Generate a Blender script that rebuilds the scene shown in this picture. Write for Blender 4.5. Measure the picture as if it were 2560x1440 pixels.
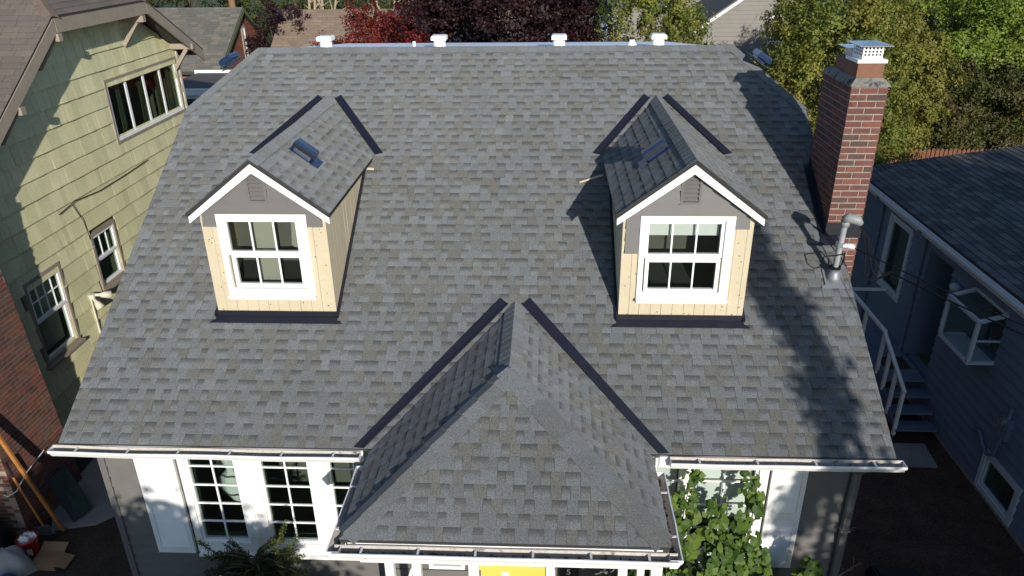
import bpy, math, random
import numpy as np
from mathutils import Matrix, Vector
random.seed(7); np.random.seed(7)
R = math.radians
for o in list(bpy.data.objects): bpy.data.objects.remove(o)
scene = bpy.context.scene
COL = scene.collection

# ------------------------------------------------------------------ camera
cam_d = bpy.data.cameras.new('camera'); cam = bpy.data.objects.new('camera', cam_d); COL.objects.link(cam)
TH, YAW, ROLL = R(25.467), R(2.856), R(-0.730)
fwd = Vector((-math.sin(YAW)*math.cos(TH), math.cos(YAW)*math.cos(TH), -math.sin(TH)))
rgt = Vector((math.cos(YAW), math.sin(YAW), 0)); upv = rgt.cross(fwd)
r2 = math.cos(ROLL)*rgt + math.sin(ROLL)*upv; u2 = -math.sin(ROLL)*rgt + math.cos(ROLL)*upv
CAM = Vector((0, 0, 8.777))
cam.matrix_world = Matrix(((r2.x, u2.x, -fwd.x, CAM.x), (r2.y, u2.y, -fwd.y, CAM.y), (r2.z, u2.z, -fwd.z, CAM.z), (0, 0, 0, 1)))
cam_d.sensor_width = 36; cam_d.lens = 36*1886.6/2560; cam_d.clip_end = 2000; cam_d.clip_start = .05
scene.camera = cam

# ------------------------------------------------------------------ sky, sun, exposure
SUN = Vector((.525, -1.555, .53)).normalized()          # towards the sun
sun_el = math.asin(SUN.z); sun_az = math.atan2(SUN.x, SUN.y)
world = bpy.data.worlds.new('World'); scene.world = world; world.use_nodes = True
wn = world.node_tree.nodes; wl = world.node_tree.links
bg = wn['Background']; bg.inputs['Strength'].default_value = .125
sky = wn.new('ShaderNodeTexSky'); sky.sky_type = 'NISHITA'; sky.sun_disc = False
sky.sun_elevation = sun_el; sky.sun_rotation = sun_az; sky.altitude = 20; sky.ozone_density = 3.0; sky.dust_density = .3; sky.air_density = 1.0
wl.new(sky.outputs[0], bg.inputs['Color'])
sd = bpy.data.lights.new('sun', 'SUN'); sun = bpy.data.objects.new('sun', sd); COL.objects.link(sun)
sd.energy = 4.5; sd.angle = R(.55); sd.color = (1, .945, .865)
sun.rotation_euler = SUN.to_track_quat('Z', 'Y').to_euler(); sun.location = (8, -20, 12)
vs = scene.view_settings; vs.view_transform = 'Standard'; vs.look = 'None'; vs.gamma = 1; vs.exposure = .2
vs.use_curve_mapping = False

# ------------------------------------------------------------------ materials
MATS = {}
def mat(name, col, rough=.8, var=.12, scale=6, fine=0, fscale=150, bump=0, bscale=60, metal=0, spec=.4, attr=False, stain=None, coat=0, drough=0):
    """Procedural paint / mineral material: base colour, mottling, grain, bump; attr multiplies the mesh colour layer."""
    m = bpy.data.materials.new(name); m.use_nodes = True; MATS[name] = m
    nt = m.node_tree; N = nt.nodes; L = nt.links; b = N['Principled BSDF']
    b.inputs['Roughness'].default_value = rough; b.inputs['Metallic'].default_value = metal
    b.inputs['Specular IOR Level'].default_value = spec
    if drough: b.inputs['Diffuse Roughness'].default_value = drough
    if coat: b.inputs['Coat Weight'].default_value = coat
    geo = N.new('ShaderNodeNewGeometry')
    if attr:
        a = N.new('ShaderNodeAttribute'); a.attribute_name = 'Col'; cur = a.outputs['Color']
    else:
        c = N.new('ShaderNodeRGB'); c.outputs[0].default_value = (*col, 1); cur = c.outputs[0]
    def mul(cur, sc, amt, detail=4, ctr=.5, contrast=1.6):
        t = N.new('ShaderNodeTexNoise'); t.inputs['Scale'].default_value = sc; t.inputs['Detail'].default_value = detail
        t.inputs['Roughness'].default_value = .62
        L.new(geo.outputs['Position'], t.inputs['Vector'])
        mr = N.new('ShaderNodeMapRange'); mr.inputs['From Min'].default_value = .5-.5/contrast; mr.inputs['From Max'].default_value = .5+.5/contrast
        mr.inputs['To Min'].default_value = 1-amt; mr.inputs['To Max'].default_value = 1+amt
        L.new(t.outputs['Fac'], mr.inputs['Value'])
        mx = N.new('ShaderNodeMix'); mx.data_type = 'RGBA'; mx.blend_type = 'MULTIPLY'; mx.inputs[0].default_value = 1
        L.new(cur, mx.inputs[6]); L.new(mr.outputs[0], mx.inputs[7]); return mx.outputs[2]
    if var: cur = mul(cur, scale, var)
    if fine: cur = mul(cur, fscale, fine, 3, .5, 2.2)
    if stain:
        sc, scol, thr, soft = stain
        t = N.new('ShaderNodeTexNoise'); t.inputs['Scale'].default_value = sc; t.inputs['Detail'].default_value = 6; t.inputs['Roughness'].default_value = .7
        L.new(geo.outputs['Position'], t.inputs['Vector'])
        mr = N.new('ShaderNodeMapRange'); mr.inputs['From Min'].default_value = thr; mr.inputs['From Max'].default_value = thr+soft
        L.new(t.outputs['Fac'], mr.inputs['Value'])
        mx = N.new('ShaderNodeMix'); mx.data_type = 'RGBA'; L.new(mr.outputs[0], mx.inputs[0]); L.new(cur, mx.inputs[6]); mx.inputs[7].default_value = (*scol, 1)
        cur = mx.outputs[2]
    L.new(cur, b.inputs['Base Color'])
    if bump:
        t = N.new('ShaderNodeTexNoise'); t.inputs['Scale'].default_value = bscale; t.inputs['Detail'].default_value = 4
        L.new(geo.outputs['Position'], t.inputs['Vector'])
        bp = N.new('ShaderNodeBump'); bp.inputs['Strength'].default_value = bump; bp.inputs['Distance'].default_value = .01
        L.new(t.outputs['Fac'], bp.inputs['Height']); L.new(bp.outputs[0], b.inputs['Normal'])
    return m
def glass(name, tint=(.8, .85, .82), see=.75):
    m = bpy.data.materials.new(name); m.use_nodes = True; MATS[name] = m
    nt = m.node_tree; N = nt.nodes; L = nt.links; out = N['Material Output']; N.remove(N['Principled BSDF'])
    tr = N.new('ShaderNodeBsdfTransparent'); tr.inputs[0].default_value = (*[c*see for c in tint], 1)
    gl = N.new('ShaderNodeBsdfGlossy'); gl.inputs['Roughness'].default_value = .015
    lw = N.new('ShaderNodeLayerWeight'); pw = N.new('ShaderNodeMath'); pw.operation = 'POWER'; pw.inputs[1].default_value = 4.0; L.new(lw.outputs['Facing'], pw.inputs[0])
    fr = N.new('ShaderNodeMath'); fr.operation = 'MULTIPLY_ADD'; fr.inputs[1].default_value = .8; fr.inputs[2].default_value = .045; L.new(pw.outputs[0], fr.inputs[0])
    mx = N.new('ShaderNodeMixShader'); L.new(fr.outputs[0], mx.inputs[0]); L.new(tr.outputs[0], mx.inputs[1]); L.new(gl.outputs[0], mx.inputs[2])
    L.new(mx.outputs[0], out.inputs['Surface']); return m
def leafmat(name, rough=.55, trans=.35, nscale=3.0, nvar=.25):
    m = bpy.data.materials.new(name); m.use_nodes = True; MATS[name] = m
    nt = m.node_tree; N = nt.nodes; L = nt.links; b = N['Principled BSDF']; out = N['Material Output']
    a = N.new('ShaderNodeAttribute'); a.attribute_name = 'Col'
    b.inputs['Roughness'].default_value = rough; b.inputs['Specular IOR Level'].default_value = .3
    L.new(a.outputs['Color'], b.inputs['Base Color'])
    t = N.new('ShaderNodeBsdfTranslucent'); L.new(a.outputs['Color'], t.inputs[0])
    mx = N.new('ShaderNodeMixShader'); mx.inputs[0].default_value = trans
    L.new(b.outputs[0], mx.inputs[1]); L.new(t.outputs[0], mx.inputs[2]); L.new(mx.outputs[0], out.inputs['Surface']); return m

mat('shingle', None, .95, .10, .9, .50, 90, .55, 160, attr=True, spec=.2, drough=1)
mat('deck', (.03, .03, .03), .9)
mat('flashing', (.012, .013, .022), .42, .2, 8, spec=.5, bump=.15, bscale=12)
mat('white_paint', (.80, .785, .75), .55, .05, 5, .03, 40, stain=(3.2, (.55, .52, .46), .66, .12))
mat('white_vinyl', (.84, .84, .83), .35, .03, 4)
mat('gutter_out', (.80, .79, .77), .45, .06, 4, stain=(5, (.5, .47, .42), .64, .1))
mat('gutter_in', (.55, .50, .43), .6, .25, 5, .12, 40, stain=(5, (.12, .10, .085), .57, .12))
mat('cream_wood', (.53, .455, .315), .78, .10, 2.0, .05, 25, .2, 40)
mat('grey_siding', (.135, .13, .125), .6, .08, 5, .05, 60)
mat('front_siding', (.135, .13, .12), .65, .1, 4, .06, 50)
mat('sky_tinted_metal', (.012, .03, .075), .25, .2, 9, spec=.7)  # blue-black vent metal with the sky's blue reflection worked into its base colour
mat('black_plastic', (.012, .012, .014), .5, .1, 8)
mat('brick', None, .9, .18, 7, .22, 60, .6, 70, attr=True, stain=(3.5, (.045, .032, .028), .57, .16))
mat('mortar', (.29, .26, .22), .95, .3, 6, .2, 60, .4, 80)
mat('mortar_dark', (.30, .24, .20), .95, .2, 6, .2, 60, .4, 80)
mat('crown_mortar', (.20, .19, .17), .95, .3, 7, .25, 40, .6, 30, stain=(9, (.05, .05, .045), .50, .1))
mat('flue_clay', (.20, .095, .06), .85, .12, 6, .1, 50)
mat('galvanised', (.62, .65, .68), .3, .1, 10, metal=.85)
mat('grey_pvc', (.26, .275, .275), .5, .08, 10)
mat('lead_boot', (.26, .27, .285), .55, .1, 9, metal=.5)
mat('cable', (.012, .012, .013), .9, spec=.1)
mat('membrane', (.80, .83, .88), .5, .04, 2)
mat('vent_white', (.85, .85, .84), .45, .02)
mat('green_shingle', None, .75, .10, 1.6, .10, 30, .3, 50, attr=True)
mat('green_wall', (.12, .13, .08), .8)
mat('taupe_trim', (.29, .245, .19), .7, .12, 4, .08, 40)
mat('brown_shingle', None, .92, .12, 1.2, .22, 60, .3, 100, attr=True)
mat('blue_siding', (.135, .175, .24), .65, .08, 3, .05, 60)
mat('blue_trim', (.52, .56, .60), .6, .06, 4)
mat('slate_shingle', None, .92, .1, 1.0, .2, 70, .3, 100, attr=True)
mat('soil', (.055, .038, .026), .97, .4, 2.5, .5, 25, .8, 20)
mat('soil_red', (.075, .042, .028), .97, .4, 2.5, .5, 25, .8, 20)
mat('concrete', (.27, .25, .23), .92, .2, 2.5, .15, 40, .3, 60)
mat('grass', (.05, .065, .02), .95, .4, 1.2, .4, 15, .6, 30)
mat('wood_orange', (.36, .155, .04), .6, .2, 5, .15, 40)
mat('wood_brown', (.22, .12, .06), .75, .25, 5, .15, 40)
mat('cardboard', (.28, .17, .09), .85, .15, 4)
mat('red_plastic', (.42, .02, .015), .4, .1, 6)
mat('white_cloth', (.75, .74, .72), .85, .08, 5)
mat('tarp', (.34, .34, .32), .45, .25, 4, bump=.6, bscale=14)
mat('blue_tarp', (.03, .05, .22), .45, .2, 5)
mat('dark_green', (.035, .05, .04), .6, .2, 4)
mat('yellow_door', (.80, .54, .10), .5, .04, 4)
mat('fence_wood', (.17, .062, .032), .85, .3, 4, .2, 30)
mat('bark', (.09, .07, .05), .95, .3, 8, .3, 40, .7, 30)
mat('pale_bark', (.34, .27, .18), .95, .3, 6, .3, 30, .6, 30)
mat('asphalt', (.05, .05, .05), .95, .2, 3, .3, 60)
mat('room', (.16, .155, .135), .9, .1, 2)
mat('room_pale', (.50, .47, .40), .9, .06, 2)
mat('curtain', (.72, .71, .68), .9, .05, 6)
mat('cream_plastic', (.62, .58, .46), .5, .05, 6)
mat('copper_roof', (.10, .09, .08), .9, .2, 3, .15, 40)
mat('tan_wall', (.23, .215, .19), .85, .08, 3)
mat('far_white', (.78, .76, .72), .6, .04)
mat('green_trim', (.10, .12, .06), .7, .1)
mat('skylight', (.03, .09, .15), .1, .1, spec=.8)
mat('fascia_dark', (.05, .045, .04), .8)
mat('stem', (.16, .17, .05), .8, .2, 9)
glass('glass', (.86, .92, .88), .93); glass('glass_clear', (.9, .93, .91), .9)
leafmat('leaf')

# ------------------------------------------------------------------ builders
WM = {}                                                    # world matrices of everything built
class MB:
    def __init__(s): s.v = []; s.f = []; s.c = []
    def poly(s, pts, col=None):
        i = len(s.v); s.v += [tuple(p) for p in pts]; s.f.append(tuple(range(i, i+len(pts)))); s.c += [col]*len(pts) if not isinstance(col, list) else col
        return s
    def hexa(s, p, col=None):                              # p: 8 points, bottom 4 (ccw) then top 4
        i = len(s.v); s.v += [tuple(q) for q in p]; s.c += [col]*8 if not isinstance(col, list) else col
        for f in ((3, 2, 1, 0), (4, 5, 6, 7), (0, 1, 5, 4), (1, 2, 6, 5), (2, 3, 7, 6), (3, 0, 4, 7)): s.f.append(tuple(i+k for k in f))
        return s
    def box(s, a, b, col=None):
        (x0, y0, z0), (x1, y1, z1) = a, b
        return s.hexa([(x0, y0, z0), (x1, y0, z0), (x1, y1, z0), (x0, y1, z0), (x0, y0, z1), (x1, y0, z1), (x1, y1, z1), (x0, y1, z1)], col)
    def bar(s, a, b, w, h, up=(0, 0, 1), col=None):        # box of section w (side) x h (up) from a to b
        a = Vector(a); b = Vector(b); d = (b-a).normalized(); up = Vector(up)
        if abs(d.dot(up.normalized())) > .99: up = Vector((0, 1, 0))
        sd = d.cross(up).normalized(); up = sd.cross(d)
        sd = sd*(w/2); up = up*(h/2)
        return s.hexa([a-sd-up, a+sd-up, b+sd-up, b-sd-up, a-sd+up, a+sd+up, b+sd+up, b-sd+up], col)
    def prism(s, pts, off, col=None):                      # polygon pts extruded by vector off
        n = len(pts); i = len(s.v); off = Vector(off)
        s.v += [tuple(p) for p in pts]+[tuple(Vector(p)+off) for p in pts]; s.c += [col]*(2*n)
        s.f.append(tuple(i+k for k in range(n-1, -1, -1))); s.f.append(tuple(i+n+k for k in range(n)))
        for k in range(n): s.f.append((i+k, i+(k+1) % n, i+n+(k+1) % n, i+n+k))
        return s
    def tube(s, pts, r, n=8, col=None, cap=True):
        pts = [Vector(p) for p in pts]; rs = r if isinstance(r, (list, tuple)) else [r]*len(pts); base = len(s.v); a = None
        for k, p in enumerate(pts):
            d = (pts[min(k+1, len(pts)-1)]-pts[max(k-1, 0)]).normalized()
            if a is None: a = d.orthogonal().normalized()
            else: a = (a-d*a.dot(d)).normalized()
            b = d.cross(a)
            for j in range(n):
                t = 2*math.pi*j/n; s.v.append(tuple(p+(a*math.cos(t)+b*math.sin(t))*rs[k])); s.c.append(col)
        for k in range(len(pts)-1):
            for j in range(n):
                q = base+k*n+j; q2 = base+k*n+(j+1) % n; s.f.append((q, q2, q2+n, q+n))
        if cap:
            s.f.append(tuple(base+j for j in range(n-1, -1, -1))); e = base+(len(pts)-1)*n; s.f.append(tuple(e+j for j in range(n)))
        return s
    def lathe(s, c, prof, n=16, col=None, rotz=0, sq=False):  # prof: (r, z) list about the vertical through c; sq makes it square-ish
        base = len(s.v); c = Vector(c)
        for (r, z) in prof:
            for j in range(n):
                t = 2*math.pi*j/n+rotz; s.v.append((c.x+r*math.cos(t), c.y+r*math.sin(t), c.z+z)); s.c.append(col)
        for k in range(len(prof)-1):
            for j in range(n):
                q = base+k*n+j; q2 = base+k*n+(j+1) % n; s.f.append((q, q2, q2+n, q+n))
        s.f.append(tuple(base+j for j in range(n-1, -1, -1))); e = base+(len(prof)-1)*n; s.f.append(tuple(e+j for j in range(n)))
        return s
    def mesh(s, name, m, off=None, smooth=False):
        me = bpy.data.meshes.new(name)
        v = s.v if off is None else [(x-off[0], y-off[1], z-off[2]) for x, y, z in s.v]
        me.from_pydata(v, [], s.f)
        if any(c is not None for c in s.c):
            at = me.color_attributes.new('Col', 'FLOAT_COLOR', 'POINT')
            at.data.foreach_set('color', np.array([(*(c or (.2, .2, .2))[:3], 1) for c in s.c], dtype=np.float32).ravel())
        me.materials.append(MATS[m]); 
        if smooth: me.polygons.foreach_set('use_smooth', [True]*len(me.polygons))
        me.update(); return me
def link(name, me, parent=None, M=None):
    o = bpy.data.objects.new(name, me); COL.objects.link(o); M = M or Matrix.Identity(4)
    o.matrix_basis = M
    if parent is not None:
        o.parent = parent; o.matrix_parent_inverse = WM[parent.name].inverted()
    WM[o.name] = M.copy(); return o
def part(name, mb, m, parent, label=None, stuff=False, smooth=False):
    o = link(name, mb.mesh(name, m, smooth=smooth), parent)
    if label: o['label'] = label
    if stuff: o['kind'] = 'stuff'
    return o
def thing(name, loc, label, cat, group=None):
    o = link(name, None, None, Matrix.Translation(loc)); o.empty_display_size = .2
    o['label'] = label; o['category'] = cat
    if group: o['group'] = group
    return o
def single(name, mb, m, label=None, cat=None, group=None, kind=None, smooth=False):   # a thing that is one mesh, origin at its base
    a = np.array(mb.v); c = ((a[:, 0].min()+a[:, 0].max())/2, (a[:, 1].min()+a[:, 1].max())/2, a[:, 2].min())
    o = link(name, mb.mesh(name, m, off=c, smooth=smooth), None, Matrix.Translation(c))
    if label: o['label'] = label
    if cat: o['category'] = cat
    if group: o['group'] = group
    if kind: o['kind'] = kind
    return o
def clip(poly, a, b, c):                                   # keep a*x+b*y<=c
    out = []
    for i in range(len(poly)):
        p, q = poly[i], poly[(i+1) % len(poly)]; dp = a*p[0]+b*p[1]-c; dq = a*q[0]+b*q[1]-c
        if dp <= 0: out.append(p)
        if dp*dq < 0: t = dp/(dp-dq); out.append((p[0]+t*(q[0]-p[0]), p[1]+t*(q[1]-p[1])))
    return out
def jit(c, a=.1, hue=.03):
    k = 1+random.uniform(-a, a); return tuple(max(.003, x*k*(1+random.uniform(-hue, hue))) for x in c)
class Plane:                                               # a working plane: origin, u along, v up the slope, n outwards
    def __init__(s, O, u, v): s.O = Vector(O); s.u = Vector(u).normalized(); s.v = Vector(v).normalized(); s.n = s.u.cross(s.v).normalized()
    def P(s, u, v, w=0): return s.O+s.u*u+s.v*v+s.n*w
    def M(s, u, v, w=0):
        p = s.P(u, v, w); return Matrix(((s.u.x, s.v.x, s.n.x, p.x), (s.u.y, s.v.y, s.n.y, p.y), (s.u.z, s.v.z, s.n.z, p.z), (0, 0, 0, 1)))

# ------------------------------------------------------------------ shingle fields
WID = (.085, .10, .11, .12, .135, .15, .175)
GREY = dict(tooth=[(.138, .146, .150), (.127, .126, .116), (.134, .144, .150), (.149, .158, .164), (.127, .132, .133), (.135, .134, .126)], lo=[(.147, .156, .161), (.136, .139, .135), (.141, .148, .151)], hi=[(.048, .050, .050), (.066, .066, .061), (.056, .059, .061), (.082, .084, .082), (.050, .051, .048)])
VARM = {}
def tabmesh(style, key, w, e, kind, tone, h):
    """one shingle tab: local u 0..w, v 0..e, raised butt edge of height h; a recessed tab carries the printed shadow band along its top."""
    k = (key, round(w, 3), e, kind, tone)
    if k in VARM: return VARM[k]
    mb = MB(); tabgeo(mb, [(0, 0), (w, 0), (w, e*1.12), (0, e*1.12)], 0, e, kind, tone, h, style, lambda u, v, z: (u, v, z)); VARM[k] = mb
    return mb
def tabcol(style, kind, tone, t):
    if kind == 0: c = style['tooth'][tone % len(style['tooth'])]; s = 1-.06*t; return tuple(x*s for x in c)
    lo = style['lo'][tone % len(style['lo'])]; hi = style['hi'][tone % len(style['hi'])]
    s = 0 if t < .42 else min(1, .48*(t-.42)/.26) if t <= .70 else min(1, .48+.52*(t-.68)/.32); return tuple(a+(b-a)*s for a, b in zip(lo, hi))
def tabgeo(mb, poly, v0, e, kind, tone, h, style, P, gain=1):
    polys = [poly] if kind == 0 else [clip(poly, 0, 1, v0+e*.40), clip(clip(poly, 0, -1, -(v0+e*.40)), 0, 1, v0+e*.68), clip(poly, 0, -1, -(v0+e*.68))]
    for pl in polys:
        if len(pl) < 3: continue
        cols = [tuple(x*gain for x in tabcol(style, kind, tone, (q[1]-v0)/e)) for q in pl]
        z = lambda v: h*(1-.85*min(1, max(0, (v-v0)/(e*1.12))))
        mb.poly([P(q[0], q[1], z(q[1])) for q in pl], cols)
        for i in range(len(pl)):
            a, b = pl[i], pl[(i+1) % len(pl)]
            if min(a[1], b[1]) > v0+e*1.0 or (kind and abs(a[1]-b[1]) < 1e-6 and a[1] > v0+1e-4): continue
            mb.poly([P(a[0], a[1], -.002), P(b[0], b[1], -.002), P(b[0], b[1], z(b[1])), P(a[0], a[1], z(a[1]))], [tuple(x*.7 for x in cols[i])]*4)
def field(pl, u0, u1, v0, v1, e, clips=(), skip=None, style=GREY, wid=WID, hh=(.010, .004), start=0, flat=False, gap=.002):
    out = []; k = 0; v = v0
    while v < v1-.02:
        u = u0-random.uniform(0, .2); kind = random.randint(0, 1)
        while u < u1:
            w = random.choice(wid); tone = random.randint(0, 7); kk = 0 if flat else kind
            poly = [(u+gap/2, v), (u+w-gap/2, v), (u+w-gap/2, v+e*1.12), (u+gap/2, v+e*1.12)]
            n0 = poly; poly = clip(clip(clip(poly, -1, 0, -u0), 1, 0, u1), 0, 1, v1)
            for c in clips: poly = clip(poly, *c) if len(poly) > 2 else poly
            if len(poly) > 2 and not (skip and skip(u+w/2, v+e/2)):
                full = len(poly) == 4 and all(abs(a[0]-b[0])+abs(a[1]-b[1]) < 1e-6 for a, b in zip(sorted(poly), sorted(n0)))
                p = pl.P(u+w/2, v+e/2); d = p-CAM; size = abs(d.dot(pl.n))/d.length**3*w*e
                out.append(dict(pl=pl, poly=poly, u=u, v=v, w=w, e=e, kind=kk, tone=tone, h=hh[kk]*random.uniform(.85, 1.15), full=full, size=size, style=style, key=id(style), gap=gap, p=p))
            u += w
            if random.random() < .93: kind = 1-kind
        v += e; k += 1
    return out
def in_view(p, m=1.02):
    d = p-CAM; z = d.dot(fwd)
    if z < .3: return False
    return abs(d.dot(r2)/z) < 1280/1886.6*m and abs(d.dot(u2)/z) < 720/1886.6*m
def lay_field(fields, limit, matn, nm='shingle'):
    """fields: list of (pieces, parent). The pieces that show largest become objects of their own, the rest one part."""
    allp = [(q, par) for ps, par in fields for q in ps]
    cand = sorted([x for x in allp if x[0]['full'] and in_view(x[0]['p'])], key=lambda x: -x[0]['size'])[:limit]
    chosen = set(id(x[0]) for x in cand); cache = {}
    for q, par in cand:
        k = (q['key'], q['w'], q['kind'], q['tone'])
        if k not in cache:
            mb = MB(); g = q['gap']; tabgeo(mb, [(g/2, 0), (q['w']-g/2, 0), (q['w']-g/2, q['e']*1.12), (g/2, q['e']*1.12)], 0, q['e'], q['kind'], q['tone'], q['h'], q['style'], lambda u, v, z: (u, v, z)); cache[k] = mb.mesh(nm, matn)
        link(nm, cache[k], par, q['pl'].M(q['u'], q['v'], .001))
    for ps, par in fields:
        mb = MB()
        for q in ps:
            if id(q) in chosen: continue
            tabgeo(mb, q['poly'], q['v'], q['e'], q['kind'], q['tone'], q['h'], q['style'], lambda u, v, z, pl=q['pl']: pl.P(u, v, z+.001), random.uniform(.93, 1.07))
        if mb.v: part(nm+'_courses', mb, matn, par, stuff=True)
def caps(parent, A, B, sA, sB, hw, e, tones, nm='cap_shingle', matn='shingle', lift=.012, th=.009):
    """overlapping cap shingles folded over a ridge or hip that runs from A (low) to B; sA, sB point down the two slopes"""
    A = Vector(A); B = Vector(B); d = (B-A).normalized(); L = (B-A).length; n = max(1, int(round(L/e))); e = L/n
    sA = Vector(sA).normalized(); sB = Vector(sB).normalized(); up = -(sA+sB); up = (up-d*up.dot(d)).normalized()
    mes = []
    for t in tones:
        mb = MB(); l = e*1.15
        def P(x, s, side, h): return d*x+side*s+up*h
        c0 = [tuple(k*.96 for k in t)]; t2 = tuple(k*.8 for k in t)
        for side, sg in ((sA, 1), (sB, -1)):
            q = [P(0, 0, side, th), P(0, hw, side, th*.9), P(l, hw, side, .003), P(l, 0, side, .004)]
            mb.poly(q if sg > 0 else q[::-1], t)
            q = [P(0, 0, side, -.004), P(0, hw, side, -.004), P(0, hw, side, th*.9), P(0, 0, side, th)]; mb.poly(q, t2)
            q = [P(0, hw, side, -.004), P(l, hw, side, -.004), P(l, hw, side, .003), P(0, hw, side, th*.9)]; mb.poly(q, t2)
        mes.append(mb.mesh(nm, matn))
    for i in range(n):
        link(nm, random.choice(mes), parent, Matrix.Translation(A+d*(e*i)+up*lift))
CAPT = [(.134, .143, .149), (.126, .131, .131), (.140, .150, .157)]
HIPT = [(.128, .136, .140), (.116, .122, .123), (.136, .146, .152), (.122, .127, .124)]

# ------------------------------------------------------------------ windows
def window(parent, pl, u0, u1, v0, v1, cols, rows, fw=.05, mw=.018, w0=-.035, fm='white_vinyl', gm='glass', sub=True, fd=.06, name='window'):
    """frame ring on plane pl; panes and muntins between; sub=True hangs them under the frame, else beside it"""
    mb = MB()
    def B(a0, a1, b0, b1, wa, wb, m=None): (m or mb).hexa([pl.P(a0, b0, wa), pl.P(a1, b0, wa), pl.P(a1, b1, wa), pl.P(a0, b1, wa), pl.P(a0, b0, wb), pl.P(a1, b0, wb), pl.P(a1, b1, wb), pl.P(a0, b1, wb)])
    B(u0, u1, v0, v0+fw, w0-fd/2, w0+fd/2); B(u0, u1, v1-fw, v1, w0-fd/2, w0+fd/2)
    B(u0, u0+fw, v0+fw, v1-fw, w0-fd/2, w0+fd/2); B(u1-fw, u1, v0+fw, v1-fw, w0-fd/2, w0+fd/2)
    fr = part(name, mb, fm, parent); host = fr if sub else parent
    a0, a1, b0, b1 = u0+fw, u1-fw, v0+fw, v1-fw; cw = (a1-a0-(cols-1)*mw)/cols; rh = (b1-b0-(rows-1)*mw)/rows
    for i in range(cols-1):
        m = MB(); x = a0+(i+1)*cw+i*mw; B(x, x+mw, b0, b1, w0-.012, w0+.012, m); part('muntin', m, fm, host)
    for j in range(rows-1):
        m = MB(); y = b0+(j+1)*rh+j*mw; B(a0, a1, y, y+mw, w0-.010, w0+.014, m); part('muntin', m, fm, host)
    for i in range(cols):
        for j in range(rows):
            m = MB(); x = a0+i*(cw+mw); y = b0+j*(rh+mw); B(x+.001, x+cw-.001, y+.001, y+rh-.001, w0-.003, w0+.002, m); part('pane', m, gm, host)
    return fr
def pbox(pl, a0, a1, b0, b1, wa, wb, m=None):
    m = m or MB(); m.hexa([pl.P(a0, b0, wa), pl.P(a1, b0, wa), pl.P(a1, b1, wa), pl.P(a0, b1, wa), pl.P(a0, b0, wb), pl.P(a1, b0, wb), pl.P(a1, b1, wb), pl.P(a0, b1, wb)]); return m
def wall_open(pl, u0, u1, v0, v1, opens, wa, wb, mb=None):
    mb = mb or MB(); us = sorted({u0, u1, *[x for o in opens for x in o[:2]]}); vs_ = sorted({v0, v1, *[x for o in opens for x in o[2:]]})
    for i in range(len(us)-1):
        for j in range(len(vs_)-1):
            cu, cv = (us[i]+us[i+1])/2, (vs_[j]+vs_[j+1])/2
            if not any(o[0] < cu < o[1] and o[2] < cv < o[3] for o in opens): pbox(pl, us[i], us[i+1], vs_[j], vs_[j+1], wa, wb, mb)
    return mb

# ================================================================== THE HOUSE
YE, ZE, PT = 6.966, 3.40, R(31.1); TP = math.tan(PT); CP, SP = math.cos(PT), math.sin(PT)
zr = lambda y: ZE+(y-YE)*TP
XL, XR = -5.69, 3.915
house = thing('house', (-.9, 12, 0), 'house with grey shingle roof, two cream dormers and hipped porch, filling the middle', 'house')
main = Plane((0, YE, ZE), (1, 0, 0), (0, CP, SP))
DORM = (-3.447, 1.680)
VT = 6.97; RY = YE+VT*CP; RZ = zr(RY); HY = 11.70; HV = (HY-YE)/CP; HZ = zr(HY); RXL, RXR = -4.86, 3.02
# roof deck
mb = MB()
prof = [(XL, 0), (XR, 0), (XR, HV), (RXR, VT), (RXL, VT), (XL, HV)]
mb.prism([main.P(u, v, -.065) for u, v in prof], main.n*.062)
roof = part('roof', mb, 'deck', house)
# clipped gable facets on both ends
mb = MB(); BY = 2*RY-HY+.5
for x, rx in ((XL, RXL), (XR, RXR)):
    q = [Vector((x, HY, HZ-.005)), Vector((rx, RY, RZ-.005)), Vector((rx, RY+1.2, RZ-.12)), Vector((x, BY, HZ-.005))]
    mb.prism(q, (0, 0, -.06), (.14, .14, .138))
part('side_facet', mb, 'shingle', roof)
c1 = (-(VT-HV), (RXL-XL), -(VT-HV)*XL+(RXL-XL)*HV)
c2 = ((VT-HV), (XR-RXR), (VT-HV)*XR+(XR-RXR)*HV)
PC = -.393
def skip(u, v):
    for c in DORM:
        if abs(u-c) < .66 and 1.95 < v < 4.45: return True
    return v < 1.75 and abs(u-PC) < 1.70*(1-v/2.0)-.22
F_main = field(main, XL, XR, -.012, VT, .1425, [c1, c2], skip)
caps(roof, (RXL+.02, RY, RZ), (RXR, RY, RZ), (0, -CP, -SP), (0, 1, -.05), .13, .145, CAPT)
for x, rx, sg in ((XL, RXL, -1), (XR, RXR, 1)):
    dn = Vector((sg*.8, 0, -.62)) if sg else None
    h = (Vector((rx, RY, RZ))-Vector((x, HY, HZ))).normalized()
    a = Vector((-sg*h.y, 0, 0)); sA = Vector((-sg, 0, 0)); sA = (sA-h*sA.dot(h)).normalized()
    sB = Vector((sg*.5, .75, -.45)); sB = (sB-h*sB.dot(h)).normalized()
    caps(roof, (x, HY, HZ), (rx, RY, RZ), sA, sB, .14, .16, CAPT)
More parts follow.
